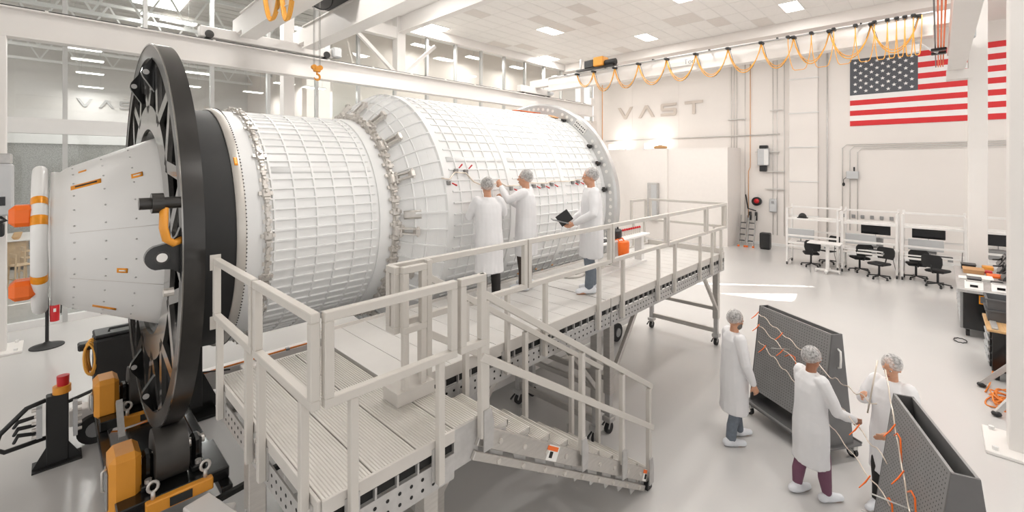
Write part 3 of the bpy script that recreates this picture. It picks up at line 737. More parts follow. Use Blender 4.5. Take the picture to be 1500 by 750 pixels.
# lifting lugs
prof = [(.80, -.235), (.74, -.235), (.73, -.15), (.68, -.11), (.62, -.1)]+[(.60+.105*math.cos(t_), .105*math.sin(t_)) for t_ in [math.radians(250-k*15) for k in range(10)]]+[(.66, .12), (.71, .17), (.735, .24), (.80, .24)]
def lug():
    mb = AX(); mb.prism(prof, .07, Matrix(((1, 0, 0, 0), (0, 0, -1, -2.02), (0, 1, 0, 0), (0, 0, 0, 1)))); return mb
me_lug = lug().mesh('lifting_lug', 'black_gloss')
me_hole = AX().cyl((.61, -2.096, 0), (.61, -2.09, 0), .038, 16).mesh('lug_hole', 'label_white')
me_bush = AX().cyl((.61, -2.094, 0), (.61, -2.086, 0), .055, 18).mesh('lug_bushing', 'black_rim')
for a in (0, 180):
    l_ = inst('lifting_lug', me_lug, sp, RX(a) @ Matrix.Translation((.04, 0, 0)))
    for nm, me_ in (('lug_hole', me_hole), ('lug_bushing', me_bush)):
        o = bpy.data.objects.new(nm, me_); COL.objects.link(o); o.parent = l_
for vv, z_ in ((VC-.5, 4.76), (VC+.5, 4.72), (VC-.5, 1.2), (VC+.5, 1.2)):
    l_ = MB().prism([(.86, -.21), (.80, -.21), (.70, -.05), (.685, 0), (.70, .05), (.80, .2), (.86, .2)], .07, Matrix(((1, 0, 0, 0), (0, 0, 1, vv-.035), (0, 1, 0, z_), (0, 0, 0, 1)))).build('lifting_lug', 'black_gloss', sp)
    MB().cyl((.725, vv-.037, z_), (.725, vv-.04, z_), .03, 14).build('lug_hole', 'galv', l_)
    MB().box((.84, vv-.1, z_-.25), (.88, vv+.1, z_+.25)).build('lug_base', 'black_gloss', l_)
MB().cyl((.50, 4.72, 3.42), (.8, 4.72, 3.42), .05, 14).cyl((.58, 4.72, 3.42), (.66, 4.72, 3.42), .085, 16).build('lug_pin', 'black_rim', sp, 'auto')
MB().tube([(.66, 4.68, 3.38), (.65, 4.64, 3.22), (.67, 4.64, 3.12), (.72, 4.66, 3.08), (.78, 4.68, 3.1)], .032, 8).build('pin_strap', 'yellow', sp, True)
MB().cyl((.66, 4.72, 2.66), (.73, 4.72, 2.66), .035, 10).build('bolt_head', 'bracket_metal', sp)
# drum and flanges
MB().rev([(.94, 1.22), (.94, 1.455), (1.36, 1.47), (1.36, 1.22)], C2, 96).build('adapter_drum', 'black_matte', sp, 'auto')
MB().rev([(1.36, 1.2), (1.36, 1.485), (1.385, 1.50), (1.44, 1.50), (1.455, 1.48), (1.455, 1.2)], C2, 96).build('adapter_ring', 'satin_ring', sp, 'auto')
bt = MB()
for k in range(150):
    a = math.radians(-110+k*1.6); bt.ell((1.447, VC-1.502*math.cos(a), ZC+1.502*math.sin(a)), (.008, .008, .008), 5, 3)
bt.build('ring_bolts', 'black_rim', sp, kind='stuff')
MB().rev([(1.455, 1.3), (1.455, 1.475), (1.60, 1.475), (1.62, 1.49), (1.65, 1.49), (1.65, 1.3)], C2, 96).build('collar', 'shell_white', sp, 'auto')
surf(lambda u_: 1.50, 1.385, 1.42, 31, 35, .004, 'tape_label', 'kapton')
# small hull section
def shell(name, prof, m_='shell_white', n=128): return MB().rev(prof, C2, n).build(name, m_, sp, 'auto')
RS, RB = 1.462, 1.925
shell('forward_hull', [(1.65, RS-.06), (1.65, RS), (3.02, RS), (3.02, RS-.06)])
shell('forward_flange', [(3.02, RS-.06), (3.02, RS+.02), (3.06, RS+.03), (3.2, RS+.03), (3.2, RS-.06)])
def hoop(u_, r_, w_=.028, h=.02, n=128): return MB().rev([(u_-w_/2, r_-.01), (u_-w_/2*.7, r_+h), (u_+w_/2*.7, r_+h), (u_+w_/2, r_-.01)], C2, n).build('hoop_rib', 'rib_white', sp, 'auto')
def stringer(u0, r0, u1, r1, w_=.026, h=.02):
    mb = AX(); vs_ = []
    for (u_, r_) in ((u0, r0), (u1, r1)):
        vs_ += [(u_, -(r_-.01), -w_/2), (u_, -(r_+h), -w_/2*.7), (u_, -(r_+h), w_/2*.7), (u_, -(r_-.01), w_/2)]
    mb.add(vs_, [(0,1,5,4), (1,2,6,5), (2,3,7,6), (3,2,1,0), (4,5,6,7), (0,4,7,3)])
    return mb.mesh('stringer_rib', 'rib_white')
for k in range(6): hoop(1.735+k*.236, RS)
me_ = stringer(1.66, RS, 2.98, RS); step = 4.6; a = -104; k = 0
while a < 128:
    if k % 17 != 12: inst('stringer_rib', me_, sp, RX(a))
    else: surf(lambda u_: RS, 1.68, 2.98, a-1.6, a+1.6, .012, 'splice_strip', 'shell_white', 3)
    a += step; k += 1
# transition cone and main hull
shell('transition_cone', [(3.22, RS-.06), (3.22, RS+.01), (3.3, RS+.035), (3.42, RS+.19), (3.56, RS+.32), (3.7, RS+.415), (3.8, RB-.01), (3.84, RB), (3.84, RB-.08)])
a = -104
mes_ = [stringer(*q_, .03, .03) for q_ in ((3.3, RS+.035, 3.42, RS+.19), (3.42, RS+.19, 3.56, RS+.32), (3.56, RS+.32, 3.7, RS+.415), (3.7, RS+.415, 3.8, RB-.01))]
bmj = MB((0, 0, 0))
for m__ in mes_: bmj.add([v.co for v in m__.vertices], [tuple(p.vertices) for p in m__.polygons])
me_ = bmj.mesh('stringer_rib', 'rib_white')
while a < 128: inst('stringer_rib', me_, sp, RX(a)); a += 7.2
for f in (.28, .52, .77): hoop(3.3+.5*f, RS+.035+(RB-.05-RS-.03)*f+.06*math.sin(PI*f), .034, .03, n=128)
shell('main_hull', [(3.84, RB-.06), (3.84, RB), (7.8, RB), (7.8, RB-.06)])
bands = (3.84, 5.08, 6.45, 7.76)
for b_ in bands: MB().rev([(b_-.06, RB-.02), (b_-.05, RB+.02), (b_+.05, RB+.02), (b_+.06, RB-.02)], C2, 128).build('frame_band', 'shell_white', sp, 'auto')
for b0, b1 in zip(bands[:-1], bands[1:]):
    n_ = 6
    for k in range(1, n_): hoop(b0+(b1-b0)*k/n_, RB, .024, .018)
    me_ = stringer(b0+.07, RB, b1-.07, RB, .024, .018); a = -102; k = 0
    while a < 126:
        if k % 11 == 5: surf(lambda u_: RB, b0+.07, b1-.07, a-1.1, a+1.1, .014, 'splice_strip', 'shell_white', 3)
        else: inst('stringer_rib', me_, sp, RX(a))
        a += 4.75; k += 1
# aft flange
MB().rev([(7.8, 1.75), (7.8, 2.14), (7.83, 2.18), (7.95, 2.18), (7.95, 1.75)], C2, 128).build('aft_flange', 'flange_metal', sp, 'auto')
MB().rev([(7.95, .01), (7.95, 1.9), (7.99, 1.9), (7.99, .01)], C2, 96).build('aft_bulkhead', 'shell_white', sp)
fh = AX().cyl((7.795, -2.05, 0), (7.8, -2.05, 0), .034, 14).mesh('flange_hole', 'label_white')
for k in range(60):
    if k % 7 != 3: inst('flange_hole', fh, sp, RX(-110+k*4))
for a in (36, 24, 8, 62): 
    l_ = AX().box((7.7, -1.97, -.05), (7.76, -1.94, .05)).box((7.66, -1.99, -.02), (7.8, -1.95, .02)).mesh('flange_latch', 'black_rim'); inst('flange_latch', l_, sp, RX(a))
cp = AX().box((7.78, -2.13, -.17), (7.795, -1.97, .17)).mesh('connector_plate', 'label_white'); c_ = inst('connector_plate', cp, sp, RX(50))
cd = AX()
for i in range(6):
    for j in range(2): cd.cyl((7.775, -2.01-.07*j, -.13+.05*i+(.01 if i > 2 else 0)), (7.78, -2.01-.07*j, -.13+.05*i+(.01 if i > 2 else 0)), .015, 8)
o = bpy.data.objects.new('connectors', cd.mesh('connectors', 'black_matte')); COL.objects.link(o); o.parent = c_
surf(lambda u_: RB+.03, 7.0, 7.72, 82, 88, .015, 'orange_strip', 'orange')
surf(lambda u_: RB+.03, 7.55, 7.72, 66, 71, .015, 'orange_strip', 'copper')
# clamp brackets round the two joints
def bracket(r_, u_, s):
    mb = AX(); mb.box((u_-.05*s, -(r_+.05*s), -.05), (u_+.05*s, -(r_-.01), .05), c=.012); mb.box((u_-.085*s, -(r_+.03*s), -.022), (u_+.085*s, -(r_+.005), .022)); mb.cyl((u_, -(r_+.09*s), .02), (u_, -(r_+.04*s), .02), .018, 8)
    mb.box((u_-.03, -(r_+.075*s), -.075), (u_+.03, -(r_+.0), -.055)); mb.box((u_-.02, -(r_+.045), .05), (u_+.02, -(r_-.01), .10))
    return mb.mesh('joint_clamp', 'bracket_metal')
def bracket2(r_, u_):
    mb = AX(); mb.box((u_-.08, -(r_+.09), -.07), (u_+.06, -(r_-.01), .07), c=.015)
    for k in (-.035, .035): mb.bar((u_-.02, -(r_+.06), k), (u_+.15, -(r_+.25), k), .02, .06, up=(0, -1, 0))
    mb.box((u_+.11, -(r_+.29), -.05), (u_+.18, -(r_+.2), .05), c=.01); mb.cyl((u_+.15, -(r_+.27), -.07), (u_+.15, -(r_+.27), .07), .016, 8); mb.cyl((u_+.0, -(r_+.1), -.08), (u_+.0, -(r_+.1), .08), .018, 8)
    return mb.mesh('hinge_bracket', 'bracket_metal')
m1 = bracket(1.48, 1.655, .55); m1b = bracket(1.48, 1.655, .85); m2 = bracket(1.50, 3.235, 1.0); m3 = bracket2(1.50, 3.27)
MB().rev([(1.64, 1.3), (1.64, 1.505), (1.67, 1.505), (1.67, 1.3)], C2, 96).build('joint_ring', 'satin_ring', sp, 'auto')
MB().rev([(3.2, 1.3), (3.2, 1.53), (3.25, 1.53), (3.25, 1.3)], C2, 96).build('joint_ring', 'bracket_metal', sp, 'auto')
for k in range(40): inst('joint_clamp', m1b if k % 3 == 0 else m1, sp, RX(-108+k*6))
for k in range(38): inst('joint_clamp', m2, sp, RX(-108+k*6.3))
for a in (98, 80, 60, 42, 22, -4, -24, -45, -62): inst('hinge_bracket', m3, sp, RX(a))
surf(lambda u_: RS+.12+(u_-3.25)*.5, 3.3, 3.72, 1.5, 5.5, .02, 'cable_tray', 'alu')
# harness of small pipes with red caps
hp = [(3.73, 17.5), (3.86, 17.0), (3.98, 20), (4.18, 19.5), (4.3, 15.5), (4.42, 14.2), (4.85, 14.5), (4.95, 13), (5.4, 13), (5.5, 14), (5.95, 13.4), (6.1, 14.3), (6.6, 13.8), (6.9, 14.6), (7.25, 14), (7.6, 15)]
q_ = lambda u_, a, r_: Vector((u_, VC-r_*math.cos(math.radians(a)), ZC+r_*math.sin(math.radians(a))))
MB().tube([q_(u_, a, RB+.04) for u_, a in hp], .011, 6).build('harness_pipe', 'tube_steel', sp, True)
for u_, a in ((3.84, 15.8), (4.02, 21.0), (4.2, 20.6), (5.06, 12.0), (5.62, 12.6), (5.86, 12.4), (6.1, 12.9), (6.72, 13.2), (6.9, 13.4)):
    MB().box(q_(u_, a, RB)-Vector((.03, .05, .03)), q_(u_, a, RB)+Vector((.03, .02, .03)), c=.006).build('pipe_clip', 'alu_dark', sp)
    MB().limb([q_(u_+.05, a-.6 if a < 18 else a+.8, RB+.05), q_(u_+.1, a-1.6 if a < 18 else a+2.0, RB+.07)], [.009, .012], 8).build('red_cap', 'red', sp, True)
for k in range(5): MB().ell(q_(5.55+k*.23, -34-(k % 2)*2.5, RB+.02), (.03, .02, .02), 8, 5).build('gold_fitting', 'copper', sp, True)
ORG = (0, 0, 0)

# ------------------------------------------------------------------ rollers and transport dolly under the module
t = thing('transport_dolly', 'white steel transport dolly with wheels under the spacecraft', 'dolly', (4.5, VC, 0), world=True)
for vv in (5.2, 8.5):
    MB().box((1.75 if vv < 6 else .9, vv-.1, .12), (9.3, vv+.1, .42), c=.012).build('side_beam', 'white_steel', t)
    for uu in (2.3, 8.3):
        MB().cyl((uu, vv-.32, .19), (uu, vv-.14, .19), .19, 20).build('wheel', 'rubber', t, 'auto'); MB().cyl((uu, vv-.34, .19), (uu, vv-.13, .19), .09, 16).build('wheel_hub', 'grey_mid', t, 'auto')
for uu in (2.3, 4.2, 6.0, 8.9): MB().box((uu-.12, 5.3, .14), (uu+.12, 8.4, .4), c=.012).build('cross_beam', 'white_steel', t)
MB().bar((.2, 8.42, .36), (1.05, 8.1, .36), .22, .22, .012).build('outrigger', 'white_steel', t)
MB().bar((1.0, 5.3, .3), (1.35, 3.9, .3), .24, .26, .012).build('outrigger', 'white_steel', t)
MB().bar((1.2, 5.1, .28), (.7, 4.3, .28), .2, .22, .012).build('outrigger', 'white_steel', t)
for uu in (6.9,):
    MB().box((uu-.12, 5.6, .4), (uu+.12, 8.0, .9), c=.02).build('cradle', 'white_steel', t)
MB().tube([(.9, 8.36, .44), (3, 8.37, .45), (5, 8.36, .44), (8.6, 8.36, .45)], .015, 6).build('air_line', 'orange_cable', t, True)
for uu in (1.6, 2.9, 4.2): MB().box((uu, 8.34, .43), (uu+.06, 8.4, .47)).build('line_clip', 'grey_mid', t)
MB().tube([(.9, 9.0, .3), (1.3, 8.7, .45), (1.6, 8.3, .5), (2.0, 8.2, .45)], .012, 6).build('air_line', 'black_plastic', t, True)
def roller_unit(vv, near, label):
    sg = 1
    t = thing('roller_drive', label, 'roller drive', (.8, vv, .42), world=True, group='roller drives under the ring')
    rz_ = .772
    MB().cyl((.72, vv, rz_), (.99, vv, rz_), .255, 40).build('roller', 'roller', t, 'auto')
    MB().cyl((.6, vv, rz_), (1.16, vv, rz_), .045, 16).build('shaft', 'bracket_metal', t, 'auto')
    for uu in (.67, 1.08):
        MB().box((uu-.04, vv-.09, .56), (uu+.05, vv+.09, .84), c=.03).build('bearing_block', 'black_gloss', t)
        MB().box((uu-.06, vv-.2, .54), (uu+.06, vv+.2, .6), c=.01).build('bearing_foot', 'black_gloss', t)
        for s in (-.15, .15): MB().cyl((uu, vv+s, .6), (uu, vv+s, .635), .03, 8).build('bolt', 'bracket_metal', t)
    MB().box((.42, vv-.34, .42), (1.32, vv+.34, .54), c=.01).build('bed_plate', 'black_gloss', t)
    MB().box((.38, vv-.17, .16 if near else .5), (.62, vv+.2, .95 if near else .98), c=.05).build('drive_cover', 'yellow', t)
    MB().box((.362, vv-.1, .45 if near else .6), (.38, vv+.1, .8), c=.008).build('motor_flange', 'grey_mid', t)
    MB().tube([(.37, vv-.02, .82), (.34, vv-.02, .8), (.34, vv-.02, .62), (.37, vv-.02, .6)], .012, 6).build('cover_handle', 'bracket_metal', t, True)
    for uu in (.68, 1.1):
        MB().tube([(uu+.04*math.cos(2*PI*k/12), vv-.36, .66+.05*math.sin(2*PI*k/12)) for k in range(12)], .014, 6, closed=True).cyl((uu, vv-.36, .54), (uu, vv-.36, .62), .018, 8).build('lifting_eye', 'bracket_metal', t, True)
    MB().box((.62, vv-.42, .42), (1.16, vv-.34, .54), c=.01).build('front_beam', 'yellow', t)
    MB().box((.8, vv-.43, .44), (.98, vv-.418, .52)).build('nameplate', 'black_matte', t)
    return t
roller_unit(VC-1.02, True, 'near roller drive with tall yellow cover below the black ring')
roller_unit(VC+1.02, False, 'far roller drive with yellow cover half hidden by the black ring')
t = thing('roller_bed', 'black steel bed linking the two roller drives', 'machine bed', (.85, VC, .3), world=True)
MB().box((.4, VC-1.5, .42-.1), (.5, VC+1.5, .42), c=.01).build('rail', 'black_gloss', t); MB().box((1.22, VC-1.5, .32), (1.32, VC+1.5, .42), c=.01).build('rail', 'black_gloss', t)
MB().bar((.2, VC-1.62, .3), (3.2, VC-1.62, .62), .05, .05).build('tie_rod', 'black_gloss', t)
for s in (-.35, .35):
    MB().bar((.6, VC+s, .42), (.6, VC+s*1.9, .75), .06, .1).build('gusset', 'galv', t)
MB().bar((.9, VC-.5, .42), (.9, VC+.5, .42), .5, .05).build('pan', 'black_gloss', t)
t = thing('support_stand', 'black welded stand behind the roller ring', 'stand', (1.45, 8.0, 0), world=True)
MB().box((1.2, 7.75, 0), (1.75, 8.3, .04)).build('base_plate', 'black_gloss', t); MB().box((1.42, 7.95, .04), (1.58, 8.1, 1.25), c=.01).build('post', 'black_gloss', t)
for s in (-1, 1): MB().prism([(0, 0), (.25, 0), (0, .6)], .02, Matrix(((s, 0, 0, 1.5+s*.08), (0, 0, 1, 8.0), (0, 1, 0, .04), (0, 0, 0, 1)))).build('gusset', 'black_gloss', t)
t = thing('control_case', 'black equipment case with coiled yellow cable behind the ring', 'case', (.75, 9.4, 0), world=True)
MB().box((.45, 9.1, .35), (1.15, 9.55, 1.1), c=.03).build('body', 'black_matte', t)
MB().box((.45, 9.12, 1.1), (1.15, 9.53, 1.16), c=.02).build('lid', 'black_plastic', t)
for q in ((.5, 9.15), (1.1, 9.15), (.5, 9.5), (1.1, 9.5)): MB().cyl((q[0], q[1], 0), (q[0], q[1], .35), .03, 8).build('leg', 'black_plastic', t)
MB().tube([(.62, 9.1, 1.2), (.62, 9.1, 1.24), (.98, 9.1, 1.24), (.98, 9.1, 1.2)], .018, 6).build('handle', 'black_plastic', t, True)
MB().box((.28, 9.2, .95), (.45, 9.4, 1.05), c=.02).build('cable_hook', 'black_plastic', t)
t = thing('power_cable', 'bundle of yellow cable coiled over the side of the black case', 'cable', (.35, 9.2, .5), world=True)
for k in range(7):
    cx, dv, rr_ = .40, .03*(k-3), .075+.012*(k % 3)
    MB().tube([(cx+rr_*.8*math.cos(2*PI*i/20)+.01*k, 9.2+dv+.05*math.sin(2*PI*i/20), .72+(.2+.02*(k % 4))*math.sin(2*PI*i/20)+.12) for i in range(20)], .014, 6, closed=True).build('coil_turn', 'yellow_cable', t, True)
t = thing('stop_post', 'black control post with red emergency stop button', 'control post', (.06, 8.0, 0), world=True)
MB().box((-.04, 7.93, .02), (.16, 8.07, .86), c=.01).build('post', 'black_matte', t)
MB().box((-.16, 7.86, 0), (.28, 8.14, .02)).build('base_plate', 'black_matte', t)
for s in (-1, 1): MB().prism([(0, 0), (.12, 0), (0, .22)], .015, Matrix(((s, 0, 0, .06+s*.1), (0, 0, 1, 7.94), (0, 1, 0, .02), (0, 0, 0, 1)))).build('gusset', 'black_matte', t)
MB().cyl((.1, 8.0, .86), (.1, 8.0, .95), .085, 20).build('button_collar', 'yellow', t, 'auto')
MB().cyl((.11, 8.0, .95), (.11, 8.0, 1.07), .055, 20, .06).build('stop_button', 'red', t, 'auto')
MB().tube([(-.04, 7.99, .35), (-.38, 7.98, .33), (-.46, 7.98, .4), (-.42, 7.98, .55), (-.2, 7.98, .78), (-.04, 7.98, .82)], .028, 8).build('guard_tube', 'black_matte', t, True)
MB().box((-.12, 7.9, .4), (-.07, 8.1, .76)).build('cable_plate', 'grey_box', t)
MB().box((.2, 7.9, .3), (.24, 8.1, .74)).build('cable_plate', 'grey_box', t)
for k in range(5):
    MB().cyl((.24, 7.95, .36+.08*k), (.28, 7.95, .36+.08*k), .022, 8).build('gland', 'bracket_metal', t)
    MB().cyl((-.16, 7.95, .42+.08*k), (-.12, 7.95, .42+.08*k), .022, 8).build('gland', 'bracket_metal', t)
for k in range(3): MB().limb([(-.14, 7.95, .46+.1*k), (-.27, 7.93, .5+.08*k), (-.3, 7.9, .44+.09*k)], [.022, .026, .018], 8).build('plug', 'black_plastic', t, True)
MB().cyl((.16, 8.0, .72), (.62, 7.95, .86), .022, 8).build('arm', 'black_matte', t)
tag(MB((.5, 8.35, 0)).tube([(-.0+.5, 8.35+.0, .03), (.75, 8.2, .012), (1.0, 8.3, .012), (1.2, 8.1, .012)], .012, 6).build('ground_cable', 'orange_cable', None, True), 'short orange cable lying on the floor by the dolly wheel', 'cable')
t = thing('swivel_wheel', 'black rubber wheel of the dolly outrigger by the control post', 'wheel', (.38, 8.15, .15), world=True)
MB().cyl((.42, 8.16, .19), (.42, 8.3, .19), .19, 24).build('tyre', 'rubber', t, 'auto'); MB().cyl((.42, 8.145, .19), (.42, 8.31, .19), .1, 16).build('hub', 'grey_mid', t, 'auto')
ORG = (0, 0, 0)

# ------------------------------------------------------------------ work platforms and stairs
DZ, RZ1, RZ0, LZ = 1.90, 2.95, 2.43, 1.62
TW = .052
def rail_panel(t, p, q, legs, zleg=LZ):
    """one guard panel: rectangular tube frame from p to q (plan points) carried on legs"""
    p, q = Vector((*p, 0)), Vector((*q, 0)); d = (q-p).normalized(); up = Vector((0, 0, 1)); h = TW/2
    for nm, z in (('top_rail', RZ1-h), ('lower_rail', RZ0+h)): MB().bar(p+up*z, q+up*z, TW, TW, .004).build(nm, 'rail_paint', t)
    for e in (p+d*h, q-d*h): MB().bar(e+up*(RZ0+TW), e+up*(RZ1-TW), TW, TW, .004).build('guard_post', 'rail_paint', t)
    for f in legs:
        e = p+d*f; MB().bar(e+up*zleg, e+up*RZ0, TW*.92, TW*.92, .004).build('guard_leg', 'rail_paint', t)
    return t
def bolt_plate(t, c, n):
    n = Vector(n); c = Vector(c)
    s = Vector((.05, .05, .12)); 
    a = c-Vector((.045 if abs(n.x) < .5 else .006, .045 if abs(n.y) < .5 else .006, .11)); b = c+Vector((.045 if abs(n.x) < .5 else .006, .045 if abs(n.y) < .5 else .006, .11))
    pl = MB().box(a, b).build('leg_bracket', 'galv', t)
    for z in (-.07, .07): MB().cyl(c+Vector((0, 0, z)), c+Vector((0, 0, z))+n*.02, .016, 8).build('bolt', 'bracket_metal', pl)
def side_skirt(t, p, q, n, cells=True, toe=.12):
    """edge of a deck from p to q, outward normal n: fascia, plank ends with hollow cells, perforated plate"""
    P, Q, N = Vector((*p, 0)), Vector((*q, 0)), Vector((*n, 0)); L = (Q-P).length; d = (Q-P)/L
    def strip(z0, z1, off, th): return MB().bar(P+N*(off+th/2)+Vector((0, 0, (z0+z1)/2)), Q+N*(off+th/2)+Vector((0, 0, (z0+z1)/2)), th, z1-z0, .002)
    strip(DZ-.085, DZ+toe-.085, .0, .02).build('edge_fascia', 'fascia', t)
    if cells:
        k = 0; x = .02
        strip(DZ-.16, DZ-.09, -.02, .012).build('cell_back', 'hole', t)
        me_ = None
        while x < L:
            c = P+d*x+Vector((0, 0, DZ-.125)); MB().bar(c-N*.01, c+N*.018, .014, .07).build('plank_end', 'galv', t); x += .15
    strip(DZ-.33, DZ-.165, .0, .014).build('perforated_plate', 'galv', t)
    hm = MB(); x = .06
    while x < L-.03:
        for z in (DZ-.215, DZ-.285):
            c = P+d*x+N*.0145+Vector((0, 0, z)); hm.cyl(c-N*.002, c+N*.0012, .012, 8)
        x += .085
    hm.build('plate_holes', 'hole', t, kind='stuff')
    strip(DZ-.345, DZ-.325, -.06, .07).build('bottom_angle', 'galv', t)

# entry landing
LU0, LU1, LV0, LV1 = 1.03, 1.95, 2.445, 4.50
t = thing('landing_platform', 'ribbed aluminium entry landing with guard rails at the top of the stairs', 'platform', (1.5, 3.4, 0), world=True)
for k in range(3):
    a = LU0+k*(LU1-LU0)/3; rib_plank(a+.004, a+(LU1-LU0)/3-.004, LV0, LV1, DZ-.07, DZ).build('deck_plank', 'deck_alu', t)
side_skirt(t, (LU0, LV0), (LU0, LV1), (-1, 0), cells=False, toe=.085)
side_skirt(t, (LU0, LV0), (LU1, LV0), (0, -1), toe=.085)
side_skirt(t, (LU0, LV1), (LU1, LV1), (0, 1), cells=False, toe=.085)
G = .05
rail_panel(t, (LU0-G, LV1-.05), (LU0-G, 3.42), (.12, .9)); rail_panel(t, (LU0-G, 3.38), (LU0-G, LV0-G), (.1, .82))
rail_panel(t, (LU0-G+.04, LV0-G), (LU1-.02, LV0-G), (.17, .78))
rail_panel(t, (LU1+.01, LV0-G), (LU1+.25, LV0-G), ())
for c in ((LU0-.02, LV1-.17, 1.74), (LU0-.02, 3.38-.1, 1.74), (LU0-.02, 3.42+.03, 1.74), (LU0-.02, LV0+.1, 1.74)): bolt_plate(t, c, (-1, 0, 0))
for c in ((1.2, LV0-.02, 1.74), (1.8, LV0-.02, 1.74)): bolt_plate(t, c, (0, -1, 0))
MB().box((LU0-G-.05, LV1-.08, RZ1-.1), (LU0-G+.03, LV1-.075, RZ1+.03)).build('end_tab', 'rail_paint', t)
MB().box((LU0-G-.05, LV1-.08, RZ0-.08), (LU0-G+.03, LV1-.075, RZ0+.03)).build('end_tab', 'rail_paint', t)
for x, y in ((1.12, 2.62), (1.06, 3.68), (1.85, 2.62), (1.85, 4.3)):
    MB().box((x-.06, y-.06, .35), (x+.06, y+.06, 1.58), c=.006).build('leg', 'alu', t)
    MB().box((x-.035, y-.035, .12), (x+.035, y+.035, .35)).build('leg_extension', 'alu_dark', t)
    MB().cyl((x-.07, y, 1.2), (x+.07, y, 1.2), .016, 8).build('leg_pin', 'galv', t)
    MB().cyl((x-.02, y-.03, .06), (x-.02, y+.03, .06), .06, 14).build('caster', 'rubber', t, 'auto')
MB().bar((1.12, 2.62, .5), (1.12, 3.75, .5), .05, .06).build('leg_tie', 'alu', t); MB().bar((1.85, 2.62, .5), (1.85, 4.3, .5), .05, .06).build('leg_tie', 'alu', t)
# corner guards between landing and walkway
rail_panel(t, (1.86, 3.15), (1.86, 3.02), ())
rail_panel(t, (1.88, 2.99), (2.10, 2.99), (.03, .19))
MB().box((1.82, 2.95, DZ), (2.16, 3.16, DZ+.10)).build('toe_corner', 'fascia', t)
MB().box((LU1, LV0, DZ-.3), (2.18, 3.1, DZ-.02)).build('stair_header', 'galv', t)
rib_plank(LU1+.004, 2.2, LV0, 3.1, DZ-.02, DZ).build('deck_plank', 'deck_alu', t)

PV0, PV1 = 3.2, 4.86
def walkway(u0, u1, label, legs_u, end=False, panels=()):
    t = thing('work_platform', label, 'platform', ((u0+u1)/2, (PV0+PV1)/2, 0), world=True)
    n = max(1, round((u1-u0)/.3)); w_ = (u1-u0)/n
    for k in range(n): MB().box((u0+k*w_+.003, PV0, DZ-.07), (u0+(k+1)*w_-.003, PV1, DZ)).build('deck_plank', 'deckpaint', t)
    side_skirt(t, (u0, PV0), (u1, PV0), (0, -1)); side_skirt(t, (u0, PV1), (u1, PV1), (0, 1), cells=False)
    if end: side_skirt(t, (u1, PV0), (u1, PV1), (1, 0), cells=False)
    for a, b in panels: rail_panel(t, (a+.008, PV0-G), (b-.008, PV0-G), (.3, (b-a)-.3) if b-a > 1 else (.12, b-a-.12))
    for a, b in panels:
        if b-a > 1:
            for f in (.3, b-a-.3): bolt_plate(t, (a+f+.0, PV0-.024, 1.74), (0, -1, 0))
    for uu in legs_u:
        for vv in (PV0+.12, PV1-.12):
            MB().box((uu-.055, vv-.055, .55), (uu+.055, vv+.055, 1.58), c=.006).build('leg', 'alu', t)
            MB().box((uu-.04, vv-.04, .22), (uu+.04, vv+.04, .55), c=.004).build('leg_extension', 'galv', t)
            MB().box((uu-.07, vv-.07, .17), (uu+.07, vv+.07, .24), c=.01).build('caster_plate', 'galv', t)
            MB().cyl((uu, vv-.028, .075), (uu, vv+.028, .075), .075, 18).build('caster', 'rubber', t, 'auto')
            MB().bar((uu, vv, .18), (uu-.05, vv, .08), .075, .02).build('caster_fork', 'galv', t)
            MB().limb([(uu-.05, vv+.04, .15), (uu-.12, vv+.05, .1)], [.012, .016], 6).build('caster_brake', 'black_plastic', t, True)
        MB().bar((uu, PV0+.12, .3), (uu, PV1-.12, .3), .05, .09, .004).build('leg_tie', 'alu', t)
        MB().bar((uu, PV0+.12, .75), (uu, PV1-.12, .75), .045, .07, .004).build('leg_tie', 'alu', t)
        s = -1 if uu > (u0+u1)/2 else 1
        MB().bar((uu+s*.03, PV0+.1, .75), (uu+s*.75, PV0+.1, 1.56), .06, .06, .004).build('brace', 'alu', t)
    return t
t1 = walkway(1.98, 5.22, 'walkway platform beside the hull, the part next to the stairs', (2.45, 5.08), panels=((1.86, 3.5), (3.5, 5.18)))
t2 = walkway(5.24, 9.62, 'walkway platform beside the hull, the part carrying the orange bag', (5.4, 9.55), True, panels=((5.18, 6.86), (6.86, 8.54), (8.54, 9.62)))
ORG = tuple(t2.location)
rail_panel(t2, (9.67, PV0-G+.05), (9.67, PV1), (.2, 1.2))
rail_panel(t2, (9.62, PV1+G), (8.9, PV1+G), (.1, .6))
MB().bar((9.0, PV1-.5, DZ+.05), (9.6, PV1-.5, DZ+.05), .02, .1).build('toe_board', 'fascia', t2)
MB().bar((9.6, PV0, DZ+.05), (9.6, PV1, DZ+.05), .02, .1).build('toe_board', 'fascia', t2)
# hoops lying along the deck near the bag
for k in range(4):
    c = Vector((6.0+k*.3, 4.35, DZ)); MB().tube([c+Vector((.22*math.cos(a), .13*math.sin(a), .02)) for a in [2*PI*i/16 for i in range(16)]], .03, 6, closed=True).build('deck_pad', 'fascia', t2, True)

